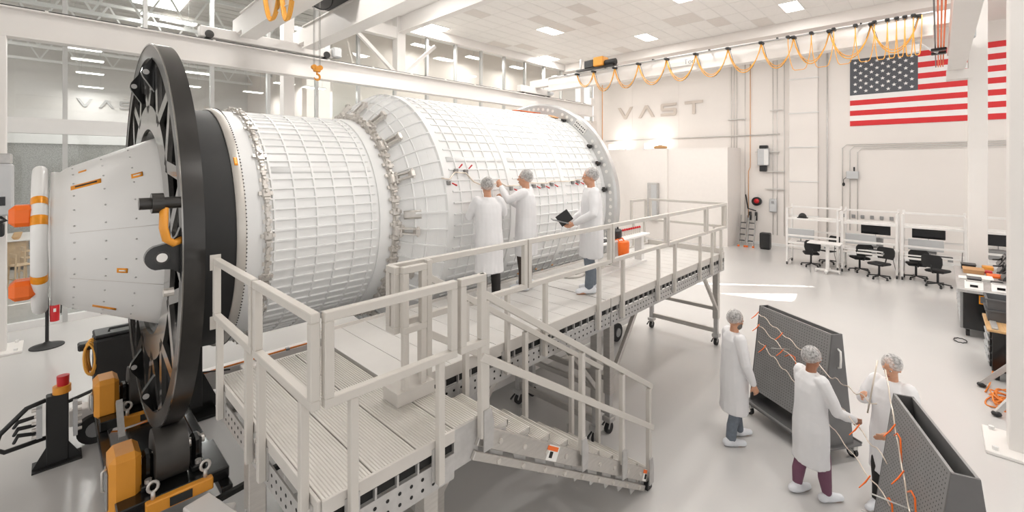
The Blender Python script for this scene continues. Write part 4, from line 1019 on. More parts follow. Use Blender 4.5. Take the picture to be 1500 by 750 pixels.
# stairs
SV0, SV1 = 2.43, 3.06
SU0, SU1, SZ0, SZ1 = 2.18, 4.80, 1.82, .2
SL = (SZ1-SZ0)/(SU1-SU0)
t = thing('access_stairs', 'aluminium stairs with handrails leading down from the landing', 'stairs', (4.6, 2.75, 0), world=True)
sz = lambda u_: SZ0+SL*(u_-SU0)
me_tr = None
for k in range(10):
    u_ = SU0+.06+k*.262; z = 1.90-(k+1)*.171
    tr = rib_plank(u_, u_+.27, SV0+.03, SV1-.03, z-.045, z).build('stair_tread', 'deck_alu', t)
    MB().box((u_+.262, SV0+.03, z-.06), (u_+.274, SV1-.03, z-.002)).build('tread_nosing', 'fascia', tr)
    MB().prism([(0, 0), (.2, 0), (.16, -.22), (.06, -.22)], .012, Matrix(((1, 0, 0, u_+.04), (0, 0, 1, SV0+.02), (0, 1, 0, z-.04), (0, 0, 0, 1)))).build('tread_bracket', 'galv', tr)
for vv in (SV0, SV1):
    MB().bar((SU0, vv, sz(SU0)-.06), (SU1, vv, sz(SU1)-.06), .035, .135, .004).build('stringer', 'alu', t)
    MB().bar((SU0-.06, vv, sz(SU0-.06)-.215), (SU1-.1, vv, sz(SU1-.1)-.215), .03, .06, .004).build('lower_stringer', 'alu', t)
    s = -1 if vv == SV0 else 1
    for k in range(9):
        u_ = SU0+.2+k*.275; MB().cyl((u_, vv, sz(u_)-.06), (u_, vv+s*.03, sz(u_)-.06), .02, 8).build('bolt', 'bracket_metal', t)
        zz = sz(u_-.02)-.215; MB().cyl((u_-.02, vv, zz), (u_-.02, vv+s*.03, zz), .02, 8).build('bolt', 'bracket_metal', t)
    hv = vv+s*.02
    for u_ in ((2.22, 3.45, 4.18, 4.78) if vv == SV0 else (2.6, 3.4, 4.2, 4.76)):
        MB().bar((u_, hv, sz(u_)+.0), (u_, hv, sz(u_)+.95), .05, .05, .004).build('handrail_post', 'rail_paint', t)
        MB().prism([(-.04, -.14), (.05, -.14), (.06, .04), (.03, .16), (-.04, .16)], .012, Matrix(((1, 0, 0, u_), (0, 0, 1, hv+s*.03-.006), (0, 1, 0, sz(u_)), (0, 0, 0, 1)))).build('post_bracket', 'galv', t)
    MB().bar((2.16, hv, sz(2.16)+.99), (4.84, hv, sz(4.84)+.99), .05, .055, .004).build('handrail', 'rail_paint', t)
    MB().bar((2.16, hv+s*.03, sz(2.16)+.52), (4.84, hv+s*.03, sz(4.84)+.52), .02, .06, .004).build('mid_handrail', 'rail_paint', t)
    MB().bar((2.19, hv, 1.75), (2.19, hv, RZ1), .052, .052, .004).build('handrail_post', 'rail_paint', t)
    MB().box((SU1-.06, vv-.03, 0), (SU1+.04, vv+.03, .1)).build('foot', 'black_plastic', t)
for u_ in (2.95, 4.66):
    st = MB().bar((u_, SV0-.019, sz(u_)-.06), (u_+.14 if u_ < 4 else u_+.08, SV0-.019, sz(u_)-.06+SL*(.14 if u_ < 4 else .08)), .003, .12).build('warning_sticker', 'label_white', t)
    MB().bar((u_, SV0-.021, sz(u_)-.02), (u_+.14 if u_ < 4 else u_+.08, SV0-.021, sz(u_)-.02+SL*(.14 if u_ < 4 else .08)), .003, .035).build('sticker_band', 'orange', st)
    MB().bar((u_+.02, SV0-.021, sz(u_)-.09), (u_+.06, SV0-.021, sz(u_)-.09+SL*.04), .003, .05).build('sticker_figure', 'hole', st)

# things on the walkway
t = thing('side_table', 'narrow white shelf table on the walkway holding the bag', 'table', (6.9, 4.15, DZ), world=True)
MB().box((6.1, 3.95, DZ+.5), (7.9, 4.3, DZ+.54), c=.01).build('top', 'desk_white', t)
for x in (6.2, 7.0, 7.8): MB().box((x-.05, 4.05, DZ), (x+.05, 4.2, DZ+.5), c=.006).build('leg', 'desk_white', t)
MB().box((6.15, 4.0, DZ), (7.85, 4.25, DZ+.03)).build('foot_rail', 'desk_white', t)
t = thing('tool_bag', 'bright orange bag hanging below the walkway shelf', 'bag', (6.75, 3.88, DZ+.3), world=True)
MB().loft([((6.75, 3.86, DZ+.27), .1, .06), ((6.75, 3.86, DZ+.3), .13, .075), ((6.75, 3.86, DZ+.5), .14, .08), ((6.75, 3.86, DZ+.53), .13, .07)], 20).build('body', 'orange', t, 'auto')
for s_ in (-.08, .08): MB().tube([(6.75+s_, 3.87, DZ+.5), (6.75+s_, 3.93, DZ+.57), (6.75+s_, 4.0, DZ+.545)], .012, 6).build('strap', 'orange', t, True)
t = thing('tool_bag', 'black open tool bag standing on the walkway shelf', 'bag', (6.85, 4.1, DZ+.54), world=True)
MB().loft([((6.85, 4.1, DZ+.54), .17, .1), ((6.85, 4.1, DZ+.57), .18, .11), ((6.85, 4.1, DZ+.68), .18, .11), ((6.85, 4.1, DZ+.7), .16, .09)], 16).build('body', 'black_plastic', t, 'auto')
MB().tube([(6.72, 4.1, DZ+.68), (6.75, 4.1, DZ+.78), (6.95, 4.1, DZ+.78), (6.98, 4.1, DZ+.68)], .014, 6).build('handle', 'black_plastic', t, True)
t = thing('laptop', 'dark laptop lying open on the walkway shelf', 'laptop', (6.4, 4.12, DZ+.54), world=True)
MB().box((6.25, 4.0, DZ+.54), (6.6, 4.25, DZ+.56), c=.004).build('base', 'black_plastic', t); MB().bar((6.42, 4.27, DZ+.56), (6.42, 4.34, DZ+.78), .34, .012, up=(1, 0, 0)).build('lid', 'black_plastic', t)
for k in range(10):
    u_ = 7.1+k*.078
    t = thing('fitting', 'small metal fitting with red cap lined up on the shelf table', 'fitting', (u_, 4.12, DZ+.54), group='red capped fittings on the shelf table')
    MB().cyl((0, 0, 0), (0, 0, .09), .022, 10).build('body', 'bracket_metal', t, 'auto'); MB().ell((0, 0, .105), (.024, .024, .026), 8, 6).build('cap', 'red', t, True)
ORG = (0, 0, 0)

# ------------------------------------------------------------------ pegboard carts
def peg_cart(loc, rz, label, handle=False):
    """local x along the board, front face towards -y"""
    L, Ht, D0, D1 = 1.16, 1.6, .5, .15
    t = thing('pegboard_cart', label, 'pegboard cart', loc, rz, group='pegboard carts on wheels')
    zb = .2
    for s in (-1, 1):
        # sloped perforated panel
        a0, a1 = s*D0/2, s*D1/2; zz0 = .38 if s < 0 else .3
        yb = a0+(a1-a0)*(zz0-zb)/(Ht-zb)
        mb = MB(); th = .02
        mb.add([(-L/2, yb, zz0), (L/2, yb, zz0), (L/2, a1, Ht), (-L/2, a1, Ht), (-L/2, yb-s*th, zz0), (L/2, yb-s*th, zz0), (L/2, a1-s*th, Ht), (-L/2, a1-s*th, Ht)],
            [(0,1,2,3), (4,5,6,7), (0,1,5,4), (1,2,6,5), (2,3,7,6), (3,0,4,7)])
        mb.build('peg_panel', 'peg', t)
        if s < 0:
            hm = MB(); N = Vector((0, -math.cos(math.atan2((D0-D1)/2, Ht-zb)), math.sin(math.atan2((D0-D1)/2, Ht-zb))))
            ex = Vector((1, 0, 0)); ey = N.cross(ex)
            nx, nz = 30, 32
            for i in range(nx):
                for j in range(nz):
                    x = -L/2+.04+(L-.08)*i/(nx-1); f = .03+.94*j/(nz-1); c = Vector((x, yb+(a1-yb)*f, zz0+(Ht-zz0)*f))+N*.0008
                    k = len(hm.v); r_ = .0075
                    hm.v += [c+ex*r_*.9+ey*r_*.0, c+ey*r_, c-ex*r_*.9, c-ey*r_]; hm.f.append((k, k+1, k+2, k+3))
            hm.build('peg_holes', 'peg_hole', t, kind='stuff')
    for s in (-1, 1):
        x = s*L/2; mb = MB(); e = x+s*.02
        mb.add([(x, -D0/2, zb), (x, D0/2, zb), (x, D1/2, Ht), (x, -D1/2, Ht), (e, -D0/2, zb), (e, D0/2, zb), (e, D1/2, Ht), (e, -D1/2, Ht)],
            [(0,1,2,3), (4,5,6,7), (0,1,5,4), (1,2,6,5), (2,3,7,6), (3,0,4,7)])
        mb.build('end_panel', 'peg_dark', t)
        for z in (1.1, 1.25) if not handle else (): pass
        if handle: MB().tube([(e, .0, 1.42), (e+s*.04, .0, 1.4), (e+s*.045, .0, 1.3), (e+s*.04, 0, 1.2), (e, 0, 1.18)], .012, 8).build('handle', 'label_white', t, True)
        else:
            for yy in (-.03, .04): MB().cyl((e, yy, 1.3), (e+s*.006, yy, 1.3), .012, 8).build('screw', 'label_white', t)
    MB().box((-L/2, -D1/2+.02, Ht-.22), (L/2, D1/2-.02, Ht-.2)).build('top_tray', 'peg_hole', t)
    MB().box((-L/2-.06, -.34, .17), (L/2+.06, .34, .2), c=.006).build('base_tray', 'peg_dark', t)
    for yy in (-.34, .33): MB().box((-L/2-.06, yy, .2), (L/2+.06, yy+.012, .225)).build('tray_lip', 'peg', t)
    for x in (-.56, .56):
        for y in (-.28, .28):
            MB().cyl((x, y-.02, .065), (x, y+.02, .065), .065, 18).build('caster', 'rubber', t, 'auto'); MB().cyl((x, y-.024, .065), (x, y+.024, .065), .035, 12).build('caster_hub', 'label_white', t, 'auto')
            MB().box((x-.03, y-.035, .1), (x+.05, y+.035, .17), c=.008).build('caster_fork', 'galv', t)
    return t
peg_cart((7.20, 1.42, 0), math.atan2(-.8, -.6)+PI*0 if False else math.atan2(-.837, -.55), 'grey pegboard cart with white handle standing between the two workers', True)
peg_cart((4.93, .05, 0), math.atan2(-.373, -1.14), 'grey pegboard cart at the bottom of the picture with open tray top')
def jog(p0, p1, n, amp, seed, side=(0, 0, 1)):
    r_ = random.Random(seed); p0, p1 = Vector(p0), Vector(p1); pts = []; s = Vector(side)
    for i in range(n+1):
        f = i/n; b = p0.lerp(p1, f); o = amp*(1 if i % 2 else -1)*r_.uniform(.4, 1)
        pts += [b+s*o, p0.lerp(p1, min(1, f+.45/n))+s*o]
    return pts
def tube_thing(pts, r, label, ties=()):
    t = thing('bent_tube', label, 'tube', tuple(pts[0]), world=True, group='thin bent steel tubes between the pegboards')
    MB().tube(pts, r*.72, 6).build('pipe', 'tube_steel', t, True)
    for i in ties:
        c = Vector(pts[min(i, len(pts)-1)]); MB().limb([c+Vector((0, 0, .03)), c+Vector((-.04, .03, -.02)), c+Vector((-.1, .07, -.06))], [.006, .007, .004], 6).build('tie', 'orange', t, True)
b1 = lambda x, z, off=.02: (Matrix.Translation((7.20, 1.42, 0)) @ Matrix.Rotation(math.atan2(-.837, -.55), 4, 'Z')) @ Vector((x, -(.25-.175*(z-.2)/1.4)-off, z))
b2 = lambda x, z, off=.02: (Matrix.Translation((4.93, .05, 0)) @ Matrix.Rotation(math.atan2(-.373, -1.14), 4, 'Z')) @ Vector((x, -(.25-.175*(z-.2)/1.4)-off, z))
tube_thing(jog(b1(-.55, 1.5, .05), b1(.5, 1.2, .06), 9, .02, 1)+jog(b1(.7, 1.15, .1), b2(-.62, 1.45, .1), 7, .02, 2), .008, 'topmost bent tube running from the far pegboard to the near one', (0, 8))
tube_thing(jog(b1(-.56, 1.35, .05), b1(.5, .98, .06), 9, .02, 3)+jog(b1(.7, 1.0, .14), b2(-.3, 1.1, .06), 8, .02, 4), .008, 'middle bent tube crossing the far pegboard face', (1, 9, 30))
tube_thing(jog(b1(-.5, 1.12, .05), b1(.45, .72, .06), 9, .02, 5)+jog(b1(.6, .8, .2), b2(-.1, .85, .06), 8, .02, 6), .008, 'lowest bent tube crossing the far pegboard face', (3, 33))
tube_thing(jog(b2(-.72, 1.78, .05), b2(.55, .75, .04), 12, .025, 7), .009, 'bent tube climbing over the edge of the near pegboard', (8, 14))
tube_thing([b2(-.75, 1.3, .12), b2(-.78, 1.82, .1)], .01, 'short straight tube held upright beside the near pegboard')
for k, (f, x, z, l) in enumerate(((b1, -.02, 1.08, 'orange clamp strap hooked on the far pegboard'), (b2, -.3, 1.35, 'orange strap across the top of the near pegboard'), (b2, .12, 1.12, 'orange strap at the middle of the near pegboard'), (b2, .3, .98, 'small orange clamp on the near pegboard face'), (b2, -.25, .8, 'orange tie knot at the edge of the near pegboard'))):
    p_ = f(x, z, .04); q2 = f(x+.16, z+.06, .05); r2 = f(x+.2, z-.12, .03)
    tag(MB(p_).limb([p_, (p_+q2)/2+Vector((0, 0, .03)), q2, r2], [.006, .007, .007, .005], 6).build('orange_strap', 'orange', None, True), l, 'strap')
for f, x, z, l in ((b1, .0, 1.18, 'short peg hook on the far pegboard'), (b2, .15, 1.0, 'long peg hook sticking out of the near pegboard'), (b2, .0, .75, 'lower peg hook sticking out of the near pegboard')):
    tag(MB(f(x, z, 0)).cyl(f(x, z, 0), f(x-.05, z+.02, .26), .006, 6).build('peg_hook', 'galv'), l, 'hook')
ORG = (0, 0, 0)

# ------------------------------------------------------------------ desks along the end wall
def workstation(loc, wdt, label):
    """local y to the picture's left, front (towards the hall) at x=0"""
    t = thing('workstation_desk', label, 'desk', loc, 0, group='white framed workstation desks')
    y0, y1 = 0, wdt
    for y in (y0+.03, y1-.03):
        MB().box((-.03, y-.03, .1), (.03, y+.03, 2.12), c=.004).build('upright', 'desk_white', t)
        MB().box((.77, y-.03, .1), (.83, y+.03, 2.2), c=.004).build('upright', 'desk_white', t)
        MB().box((.03, y-.02, .12), (.77, y+.02, .17)).build('foot_rail', 'desk_white', t); MB().box((.03, y-.02, 2.06), (.77, y+.02, 2.1)).build('side_rail', 'desk_white', t)
        MB().box((.03, y-.02, .72), (.77, y+.02, .78)).build('side_rail', 'desk_white', t)
        for x in (0, .8): MB().cyl((x, y-.02, .06), (x, y+.02, .06), .06, 12).build('caster', 'black_plastic', t, 'auto')
    MB().box((-.02, y0, .8), (.82, y1, .84), c=.004).build('table_top', 'desk_white', t)
    for x, z in ((-.0, 1.1), (0, 1.72), (0, .72), (.8, 2.1), (.8, 1.72), (.8, 1.2)): MB().box((x-.025, y0+.06, z-.03), (x+.025, y1-.06, z+.03), c=.003).build('cross_rail', 'desk_white', t)
    MB().box((.45, y0+.05, 1.68), (.8, y1-.05, 1.7)).build('shelf', 'desk_white', t)
    for y in (y0+.3, y0+.55): MB().box((-.035, y, .74), (-.025, y+.12, .8)).build('outlet', 'grey_mid', t)
    MB().tube([(.0, y0+.1, 1.1), (-.05, y0+.12, .6), (-.02, y0+.06, .3), (.05, y0+.02, .1)], .008, 5).build('cable', 'black_plastic', t, True)
    return t
workstation((19.1, 2.52, 0), 1.6, 'white framed workstation desk closest to the wall duct')
workstation((19.1, .95, 0), 1.5, 'white framed workstation desk in the middle of the row')
workstation((19.1, -.62, 0), 1.5, 'white framed workstation desk next to the white column')
workstation((19.1, -2.4, 0), 1.7, 'white framed workstation desk partly behind the white column')
def monitor(loc, wd, ht, front, m_, label):
    t = thing('monitor', label, 'monitor', loc, 0)
    MB().box((-.02, -wd/2, .12), (.02, wd/2, .12+ht), c=.012).build('panel', m_, t)
    MB().box((-.026 if front else .02, -wd/2+.01, .13), (-.02 if front else .026, wd/2-.01, .11+ht)).build('screen', 'screen', t)
    MB().bar((.03, 0, .01), (.03, 0, .3), .05, .02).build('stand', 'grey_mid', t); MB().box((-.07, -.12, 0), (.12, .12, .012)).build('foot', 'grey_mid', t)
monitor((19.85, 1.58, .84+.34), .8, .34, True, 'black_plastic', 'wide black monitor above the middle desk')
monitor((19.85, .24, .84+.34), .8, .34, True, 'black_plastic', 'wide black monitor above the desk beside the column')
monitor((19.85, -1.3, .84+.3), .8, .34, True, 'black_plastic', 'black monitor just right of the white column')
for y, l in ((3.72, 'pale silver display turned away on the first desk'), (1.95, 'pale silver display turned away on the middle desk'), (.3, 'pale silver display turned away on the third desk')): monitor((19.45, y, .84), .84, .36, False, 'grey_box', l)
for y, l in ((1.58, 'grey box carrying the wide monitor on the middle desk'), (.24, 'grey box carrying the wide monitor beside the column'), (-1.3, 'grey box carrying the monitor right of the column')):
    tag(MB((19.85, y, .84)).box((19.75, y-.2, .84), (20.0, y+.2, 1.18 if y > -1 else 1.14), c=.01).build('riser_box', 'grey_mid'), l, 'box')
for y, l in ((3.3, 'black keyboard on the first desk'), (1.5, 'black keyboard on the middle desk'), (-.1, 'black keyboard on the third desk')):
    t = thing('keyboard', l, 'keyboard', (19.25, y, .84)); MB().box((-.07, -.22, 0), (.07, .22, .02), c=.005).build('base', 'black_plastic', t); MB().box((-.06, -.2, .02), (.06, .2, .026)).build('keys', 'grey_bin', t)
t = thing('hard_hat', 'dark domed helmet resting on the desk frame shelf', 'helmet', (19.75, 3.72, 1.70), world=True)
MB().ell((19.75, 3.72, 1.72), (.15, .14, .17), 16, 6, lo=0).build('dome', 'black_matte', t, True); MB().cyl((19.75, 3.72, 1.70), (19.75, 3.72, 1.725), .18, 18).build('brim', 'black_matte', t)
t = thing('folding_table', 'small white height adjustable table in front of the first desk', 'table', (18.5, 2.8, 0), world=True)
MB().box((18.2, 2.35, 1.0), (18.8, 3.3, 1.04), c=.008).build('top', 'desk_white', t)
for y in (2.75,): MB().box((18.45, y-.05, .1), (18.55, y+.05, 1.0), c=.006).build('column', 'desk_white', t)
MB().box((18.15, 2.7, .07), (18.85, 2.8, .13), c=.01).build('foot', 'desk_white', t); MB().box((18.45, 2.4, .07), (18.55, 3.1, .13), c=.01).build('foot', 'desk_white', t)
for x, y in ((18.2, 2.75), (18.8, 2.75), (18.5, 2.42), (18.5, 3.08)): MB().cyl((x, y-.02, .04), (x, y+.02, .04), .04, 10).build('caster', 'desk_white', t)
def office_chair():
    t = thing('office_chair', 'x', 'chair', (0, 0, 0), group='black office chairs at the desks')
    MB().box((-.24, -.24, .45), (.24, .24, .53), c=.035).build('seat', 'chair_fabric', t, 'auto')
    mb = MB(); vs_ = []; n = 8
    for i in range(n+1):
        a = -.9+1.8*i/n
        for zz, ww in ((.62, .85), (.75, 1.0), (.92, .98), (1.0, .75)):
            x = -.27-.05*math.cos(a); y = .25*math.sin(a)*ww/.78
            for dx in (0, -.045): vs_.append((x+dx-.06*(zz-.6), y, zz))
    I = lambda i, j, k: (i*4+j)*2+k
    fs = []
    for i in range(n):
        for j in range(3): fs += [(I(i,j,0), I(i+1,j,0), I(i+1,j+1,0), I(i,j+1,0)), (I(i,j,1), I(i+1,j,1), I(i+1,j+1,1), I(i,j+1,1))]
        fs += [(I(i,0,0), I(i+1,0,0), I(i+1,0,1), I(i,0,1)), (I(i,3,0), I(i+1,3,0), I(i+1,3,1), I(i,3,1))]
    for j in range(3): fs += [(I(0,j,0), I(0,j+1,0), I(0,j+1,1), I(0,j,1)), (I(n,j,0), I(n,j+1,0), I(n,j+1,1), I(n,j,1))]
    mb.add(vs_, fs).build('backrest', 'chair_fabric', t, 'auto')
    MB().tube([(-.1, 0, .44), (-.3, 0, .46), (-.36, 0, .6), (-.35, 0, .75)], .022, 6).build('back_support', 'black_plastic', t, True)
    MB().cyl((0, 0, .1), (0, 0, .45), .03, 10).build('gas_column', 'black_plastic', t, 'auto')
    for k in range(5):
        a = 2*PI*k/5; MB().bar((0, 0, .12), (.3*math.cos(a), .3*math.sin(a), .085), .045, .035).build('base_arm', 'black_plastic', t)
        MB().ell((.3*math.cos(a), .3*math.sin(a), .035), (.035, .035, .035), 10, 6).build('caster', 'black_plastic', t, True)
    return t
ch0 = office_chair()
chairs = [((19.3, 3.37, 0), .3, 'black office chair behind the small white table'), ((20.35, 3.0, 0), 2.6, 'black office chair between first desk and wall'), ((19.5, 1.98, 0), .5, 'black office chair tucked under the middle desk'), ((18.75, 1.4, 0), 2.7, 'black office chair standing in front of the middle desk'), ((19.5, .53, 0), .2, 'black office chair tucked under the third desk'), ((18.75, .02, 0), -.4, 'black office chair at the third desk beside the tool bench')]
for k, (l_, r_, lb) in enumerate(chairs):
    if k == 0: ch0.location = l_; ch0.rotation_euler = (0, 0, r_); ch0['label'] = lb
    else: copy_tree(ch0, l_, r_, lb)

# against the wall: speaker, ladders
t = thing('floor_speaker', 'black loudspeaker standing on the floor by the end wall', 'speaker', (21.8, 5.5, 0), world=True)
MB().box((21.65, 5.3, .03), (22.0, 5.7, .72), c=.04).build('cabinet', 'black_plastic', t); MB().cyl((21.645, 5.5, .25), (21.66, 5.5, .25), .14, 20).build('woofer', 'black_matte', t); MB().cyl((21.645, 5.5, .55), (21.66, 5.5, .55), .06, 16).build('tweeter', 'black_matte', t); MB().box((21.68, 5.33, 0), (21.97, 5.67, .03)).build('base', 'rubber', t)
for k, (vv, l) in enumerate(((6.5, 'folded aluminium ladder leaning on the white block'), (6.15, 'folded aluminium ladder next to the black speaker'))):
    t = thing('folding_ladder', l, 'ladder', (21.9, vv, 0), world=True, group='folded ladders at the end wall')
    for off in (0, .1):
        for s in (-.13, .13): MB().bar((21.75+off, vv+s-.05, .04), (22.7+off*.5, vv+s+.12, 1.32), .03, .05).build('ladder_rail', 'alu_dark', t)
        for z in (.25, .5, .75, 1.0): MB().bar((21.75+off+.74*z, vv-.13-.05+.13*z, z), (21.75+off+.74*z, vv+.13-.05+.13*z, z), .04, .03).build('rung', 'black_plastic', t)
    for s in (-.13, .13): MB().box((21.7, vv+s-.09, 0), (21.8, vv+s-.01, .07), c=.01).build('foot', 'orange', t)

# ------------------------------------------------------------------ tool bench and carts at the right
def drawers(t, x0, x1, y, z0, z1, n, cols):
    for c in range(cols):
        a = x0+(x1-x0)*c/cols; b = x0+(x1-x0)*(c+1)/cols
        for k in range(n):
            za = z0+(z1-z0)*k/n; zb = z0+(z1-z0)*(k+1)/n
            d = MB().box((a+.02, y, za+.01), (b-.02, y+.02, zb-.01), c=.004).build('drawer', 'black_plastic', t)
            MB().box((a+.03, y+.02, zb-.05), (b-.03, y+.045, zb-.02), c=.004).build('drawer_pull', 'grey_box', d)
t = thing('tool_bench', 'long black tool bench with steel top and drawer front', 'workbench', (16, -.75, 0), world=True)
MB().box((13.75, -1.1, .18), (16.65, -.38, .98), c=.01).build('cabinet', 'black_gloss', t)
drawers(t, 13.82, 16.6, -.38, .22, .96, 7, 3)
MB().box((13.65, -1.15, .98), (16.72, -.29, 1.05), c=.008).build('bench_top', 'galv', t)
for x in (13.8, 14.83, 15.7, 16.6): MB().box((x-.03, -.38, .18), (x+.03, -.34, .98)).build('trim_post', 'grey_mid', t)
for x in (13.9, 15.2, 16.5):
    for y in (-.46, -1.0): MB().cyl((x, y-.03, .08), (x, y+.03, .08), .08, 16).build('caster', 'rubber', t, 'auto'); MB().box((x-.04, y-.04, .1), (x+.04, y+.04, .18)).build('caster_plate', 'galv', t)
MB().box((13.735, -1.0, .76), (13.75, -.62, .94)).build('end_sticker', 'kapton', t); MB().box((13.73, -.98, .78), (13.738, -.64, .92)).build('sticker_face', 'grey_bin', t)
t = thing('bin_cart', 'black wheeled tool chest with wooden top and open drawers', 'tool chest', (11.9, -.9, 0), world=True)
MB().box((11.25, -1.15, .18), (12.3, -.66, .86), c=.01).build('cabinet', 'black_gloss', t)
drawers(t, 11.3, 12.25, -.66, .22, .84, 5, 2)
MB().box((11.2, -1.2, .86), (12.35, -.6, .9), c=.006).build('wood_top', 'wood', t)
MB().box((11.24, -1.1, .62), (11.25, -.85, .8)).build('data_plate', 'grey_box', t)
for x in (11.4, 12.15):
    for y in (-.73, -1.07): MB().cyl((x, y-.03, .08), (x, y+.03, .08), .08, 16).build('caster', 'rubber', t, 'auto'); MB().box((x-.04, y-.04, .1), (x+.04, y+.04, .18)).build('caster_plate', 'galv', t)
def bin_(x, y, z, label):
    t = thing('grey_bin', label, 'bin', (x, y, z), group='stacked grey bins')
    mb = MB(); o_, i_ = (.26, .19), (.245, .175)
    ov = [(-1, -1), (1, -1), (1, 1), (-1, 1)]
    vs_ = [(a*o_[0]*.92, b*o_[1]*.92, 0) for a, b in ov]+[(a*o_[0], b*o_[1], .2) for a, b in ov]+[(a*i_[0], b*i_[1], .2) for a, b in ov]+[(a*i_[0]*.92, b*i_[1]*.92, .015) for a, b in ov]
    fs = [(0,1,2,3), (12,13,14,15)]
    for k in range(4):
        j = (k+1) % 4; fs += [(k, j, 4+j, 4+k), (4+k, 4+j, 8+j, 8+k), (8+k, 8+j, 12+j, 12+k)]
    mb.add(vs_, fs).build('tub', 'grey_bin', t)
    mb = MB(); mb.box((-.28, -.21, .18), (.28, -.19, .205)); mb.box((-.28, .19, .18), (.28, .21, .205)); mb.box((-.28, -.19, .18), (-.26, .19, .205)); mb.box((.26, -.19, .18), (.28, .19, .205)); mb.build('lip', 'grey_bin', t)
bin_(12.05, -.82, .9, 'grey plastic bin standing on the wooden chest top'); bin_(12.05, -.82, 1.1, 'open grey plastic bin stacked on the other bin')
tag(MB((11.6, -.78, .9)).box((11.25, -.74, .9), (11.75, -.66, .93), c=.004).build('metal_bar', 'galv'), 'flat grey metal bar lying on the wooden chest top', 'bar')
def drill(x, y, z, m_, label, rz):
    t = thing('cordless_drill', label, 'drill', (x, y, z), rz, group='cordless drills on the chest')
    MB().limb([(-.09, 0, .2), (.09, 0, .2)], [.038, .034], 10).build('body', m_, t, True); MB().cyl((.09, 0, .2), (.17, 0, .2), .022, 10, .014).build('chuck', 'black_plastic', t)
    MB().limb([(-.05, 0, .18), (-.07, 0, .06)], [.026, .024], 8).build('grip', 'black_plastic', t, True); MB().box((-.13, -.045, 0), (-.01, .045, .055), c=.01).build('battery', 'black_plastic', t)
drill(11.6, -1.0, .9, 'orange', 'orange cordless drill standing on the wooden chest top', .6); drill(11.45, -1.1, .9, 'red', 'red cordless drill near the chest corner', 2.2)
# things on the bench
def lump(name, a, b, m_, label, cat, c=.012):
    return tag(MB(((a[0]+b[0])/2, (a[1]+b[1])/2, a[2])).box(a, b, c=c).build(name, m_), label, cat)
def scale(x, y, label):
    t = thing('bench_scale', label, 'scale', (x, y, 1.05), group='white bench scales')
    MB().prism([(-.16, 0), (.16, 0), (.1, .13), (-.06, .13)], .28, Matrix(((0, 1, 0, 0), (0, 0, 1, -.14), (1, 0, 0, 0), (0, 0, 0, 1))) if False else Matrix(((1, 0, 0, 0), (0, 0, 1, -.14), (0, 1, 0, 0), (0, 0, 0, 1)))).build('body', 'desk_white', t)
    MB().bar((-.135, -.06, .06), (-.135, .06, .06), .01, .05).build('display', 'screen', t); MB().box((-.05, -.12, .13), (.09, .12, .145), c=.004).build('pan', 'galv', t)
scale(13.95, -.55, 'white bench scale with small dark display at the bench corner'); scale(14.0, -.95, 'white wedge shaped instrument behind the scale')
def box_thing(x, y, sx, sy, sz, m_, label, lidm):
    t = thing('storage_box', label, 'box', (x, y, 1.05)); MB().box((-sx/2, -sy/2, 0), (sx/2, sy/2, sz*.85), c=.008).build('tub', m_, t); MB().box((-sx/2-.01, -sy/2-.01, sz*.85), (sx/2+.01, sy/2+.01, sz), c=.006).build('lid', lidm, t)
box_thing(15.9, -.62, .45, .36, .1, 'cardboard', 'flat brown cardboard box on the bench', 'cardboard')
box_thing(16.4, -.55, .3, .26, .13, 'black_plastic', 'black storage tray on the far half of the bench', 'black_plastic')
box_thing(14.55, -.58, .28, .22, .12, 'black_plastic', 'small black case on the bench beside the scale', 'grey_bin')
box_thing(15.1, -.7, .5, .4, .05, 'paper', 'flat white package lying on the bench', 'paper')
for x, y, sx, sy, sz, m_, l in ((15.6, -.95, .35, .25, .05, 'orange', 'orange folded sheet on the bench'), (15.0, -.45, .3, .22, .03, 'paper', 'white papers at the bench edge'), (14.7, -.95, .35, .2, .04, 'black_plastic', 'flat black device at the bench back'), (16.55, -.9, .25, .2, .09, 'yellow', 'small yellow parts box at the far bench end'), (16.05, -.85, .2, .2, .06, 'red', 'small red tray on the bench')):
    lump('bench_item' if False else 'parts_tray', (x-sx/2, y-sy/2, 1.05), (x+sx/2, y+sy/2, 1.05+sz), m_, l, 'tray')
def arm_monitor(x, y, label):
    t = thing('arm_monitor', label, 'monitor', (x, y, 1.05))
    MB().cyl((0, -.1, 0), (0, -.1, .42), .025, 10).build('pole', 'black_plastic', t, 'auto'); MB().tube([(0, -.1, .38), (-.12, -.02, .34), (-.05, .08, .32)], .02, 6).build('arm', 'black_plastic', t, True)
    MB().box((-.3, .08, .16), (.22, .11, .48), mtx=Matrix.Rotation(.5, 4, 'X'), c=.01).build('panel', 'black_plastic', t); MB().box((-.28, .11, .18), (.2, .114, .46), mtx=Matrix.Rotation(.5, 4, 'X')).build('screen', 'screen', t); MB().cyl((0, -.1, 0), (0, -.1, .02), .1, 14).build('foot', 'black_plastic', t)
arm_monitor(14.4, -1.0, 'small black arm monitor nearest on the bench'); arm_monitor(15.3, -1.0, 'small black arm monitor in the middle of the bench'); arm_monitor(16.3, -1.05, 'small black arm monitor furthest on the bench')
t = thing('shelf_rack', 'white rack with red edged shelves behind the bench', 'shelf', (14.6, -1.55, 0), world=True)
for x in (13.6, 16.2):
    for y in (-1.35, -1.85): MB().box((x-.03, y-.03, 0), (x+.03, y+.03, 2.3), c=.004).build('upright', 'desk_white', t)
    MB().bar((x, -1.35, 2.2), (x, -1.85, 1.75), .03, .04).build('brace', 'desk_white', t)
for z in (1.5, 1.85): 
    MB().box((13.55, -1.9, z), (16.25, -1.3, z+.03)).build('shelf_board', 'desk_white', t); MB().box((13.55, -1.3, z-.02), (16.25, -1.28, z+.05)).build('shelf_edge', 'red', t)
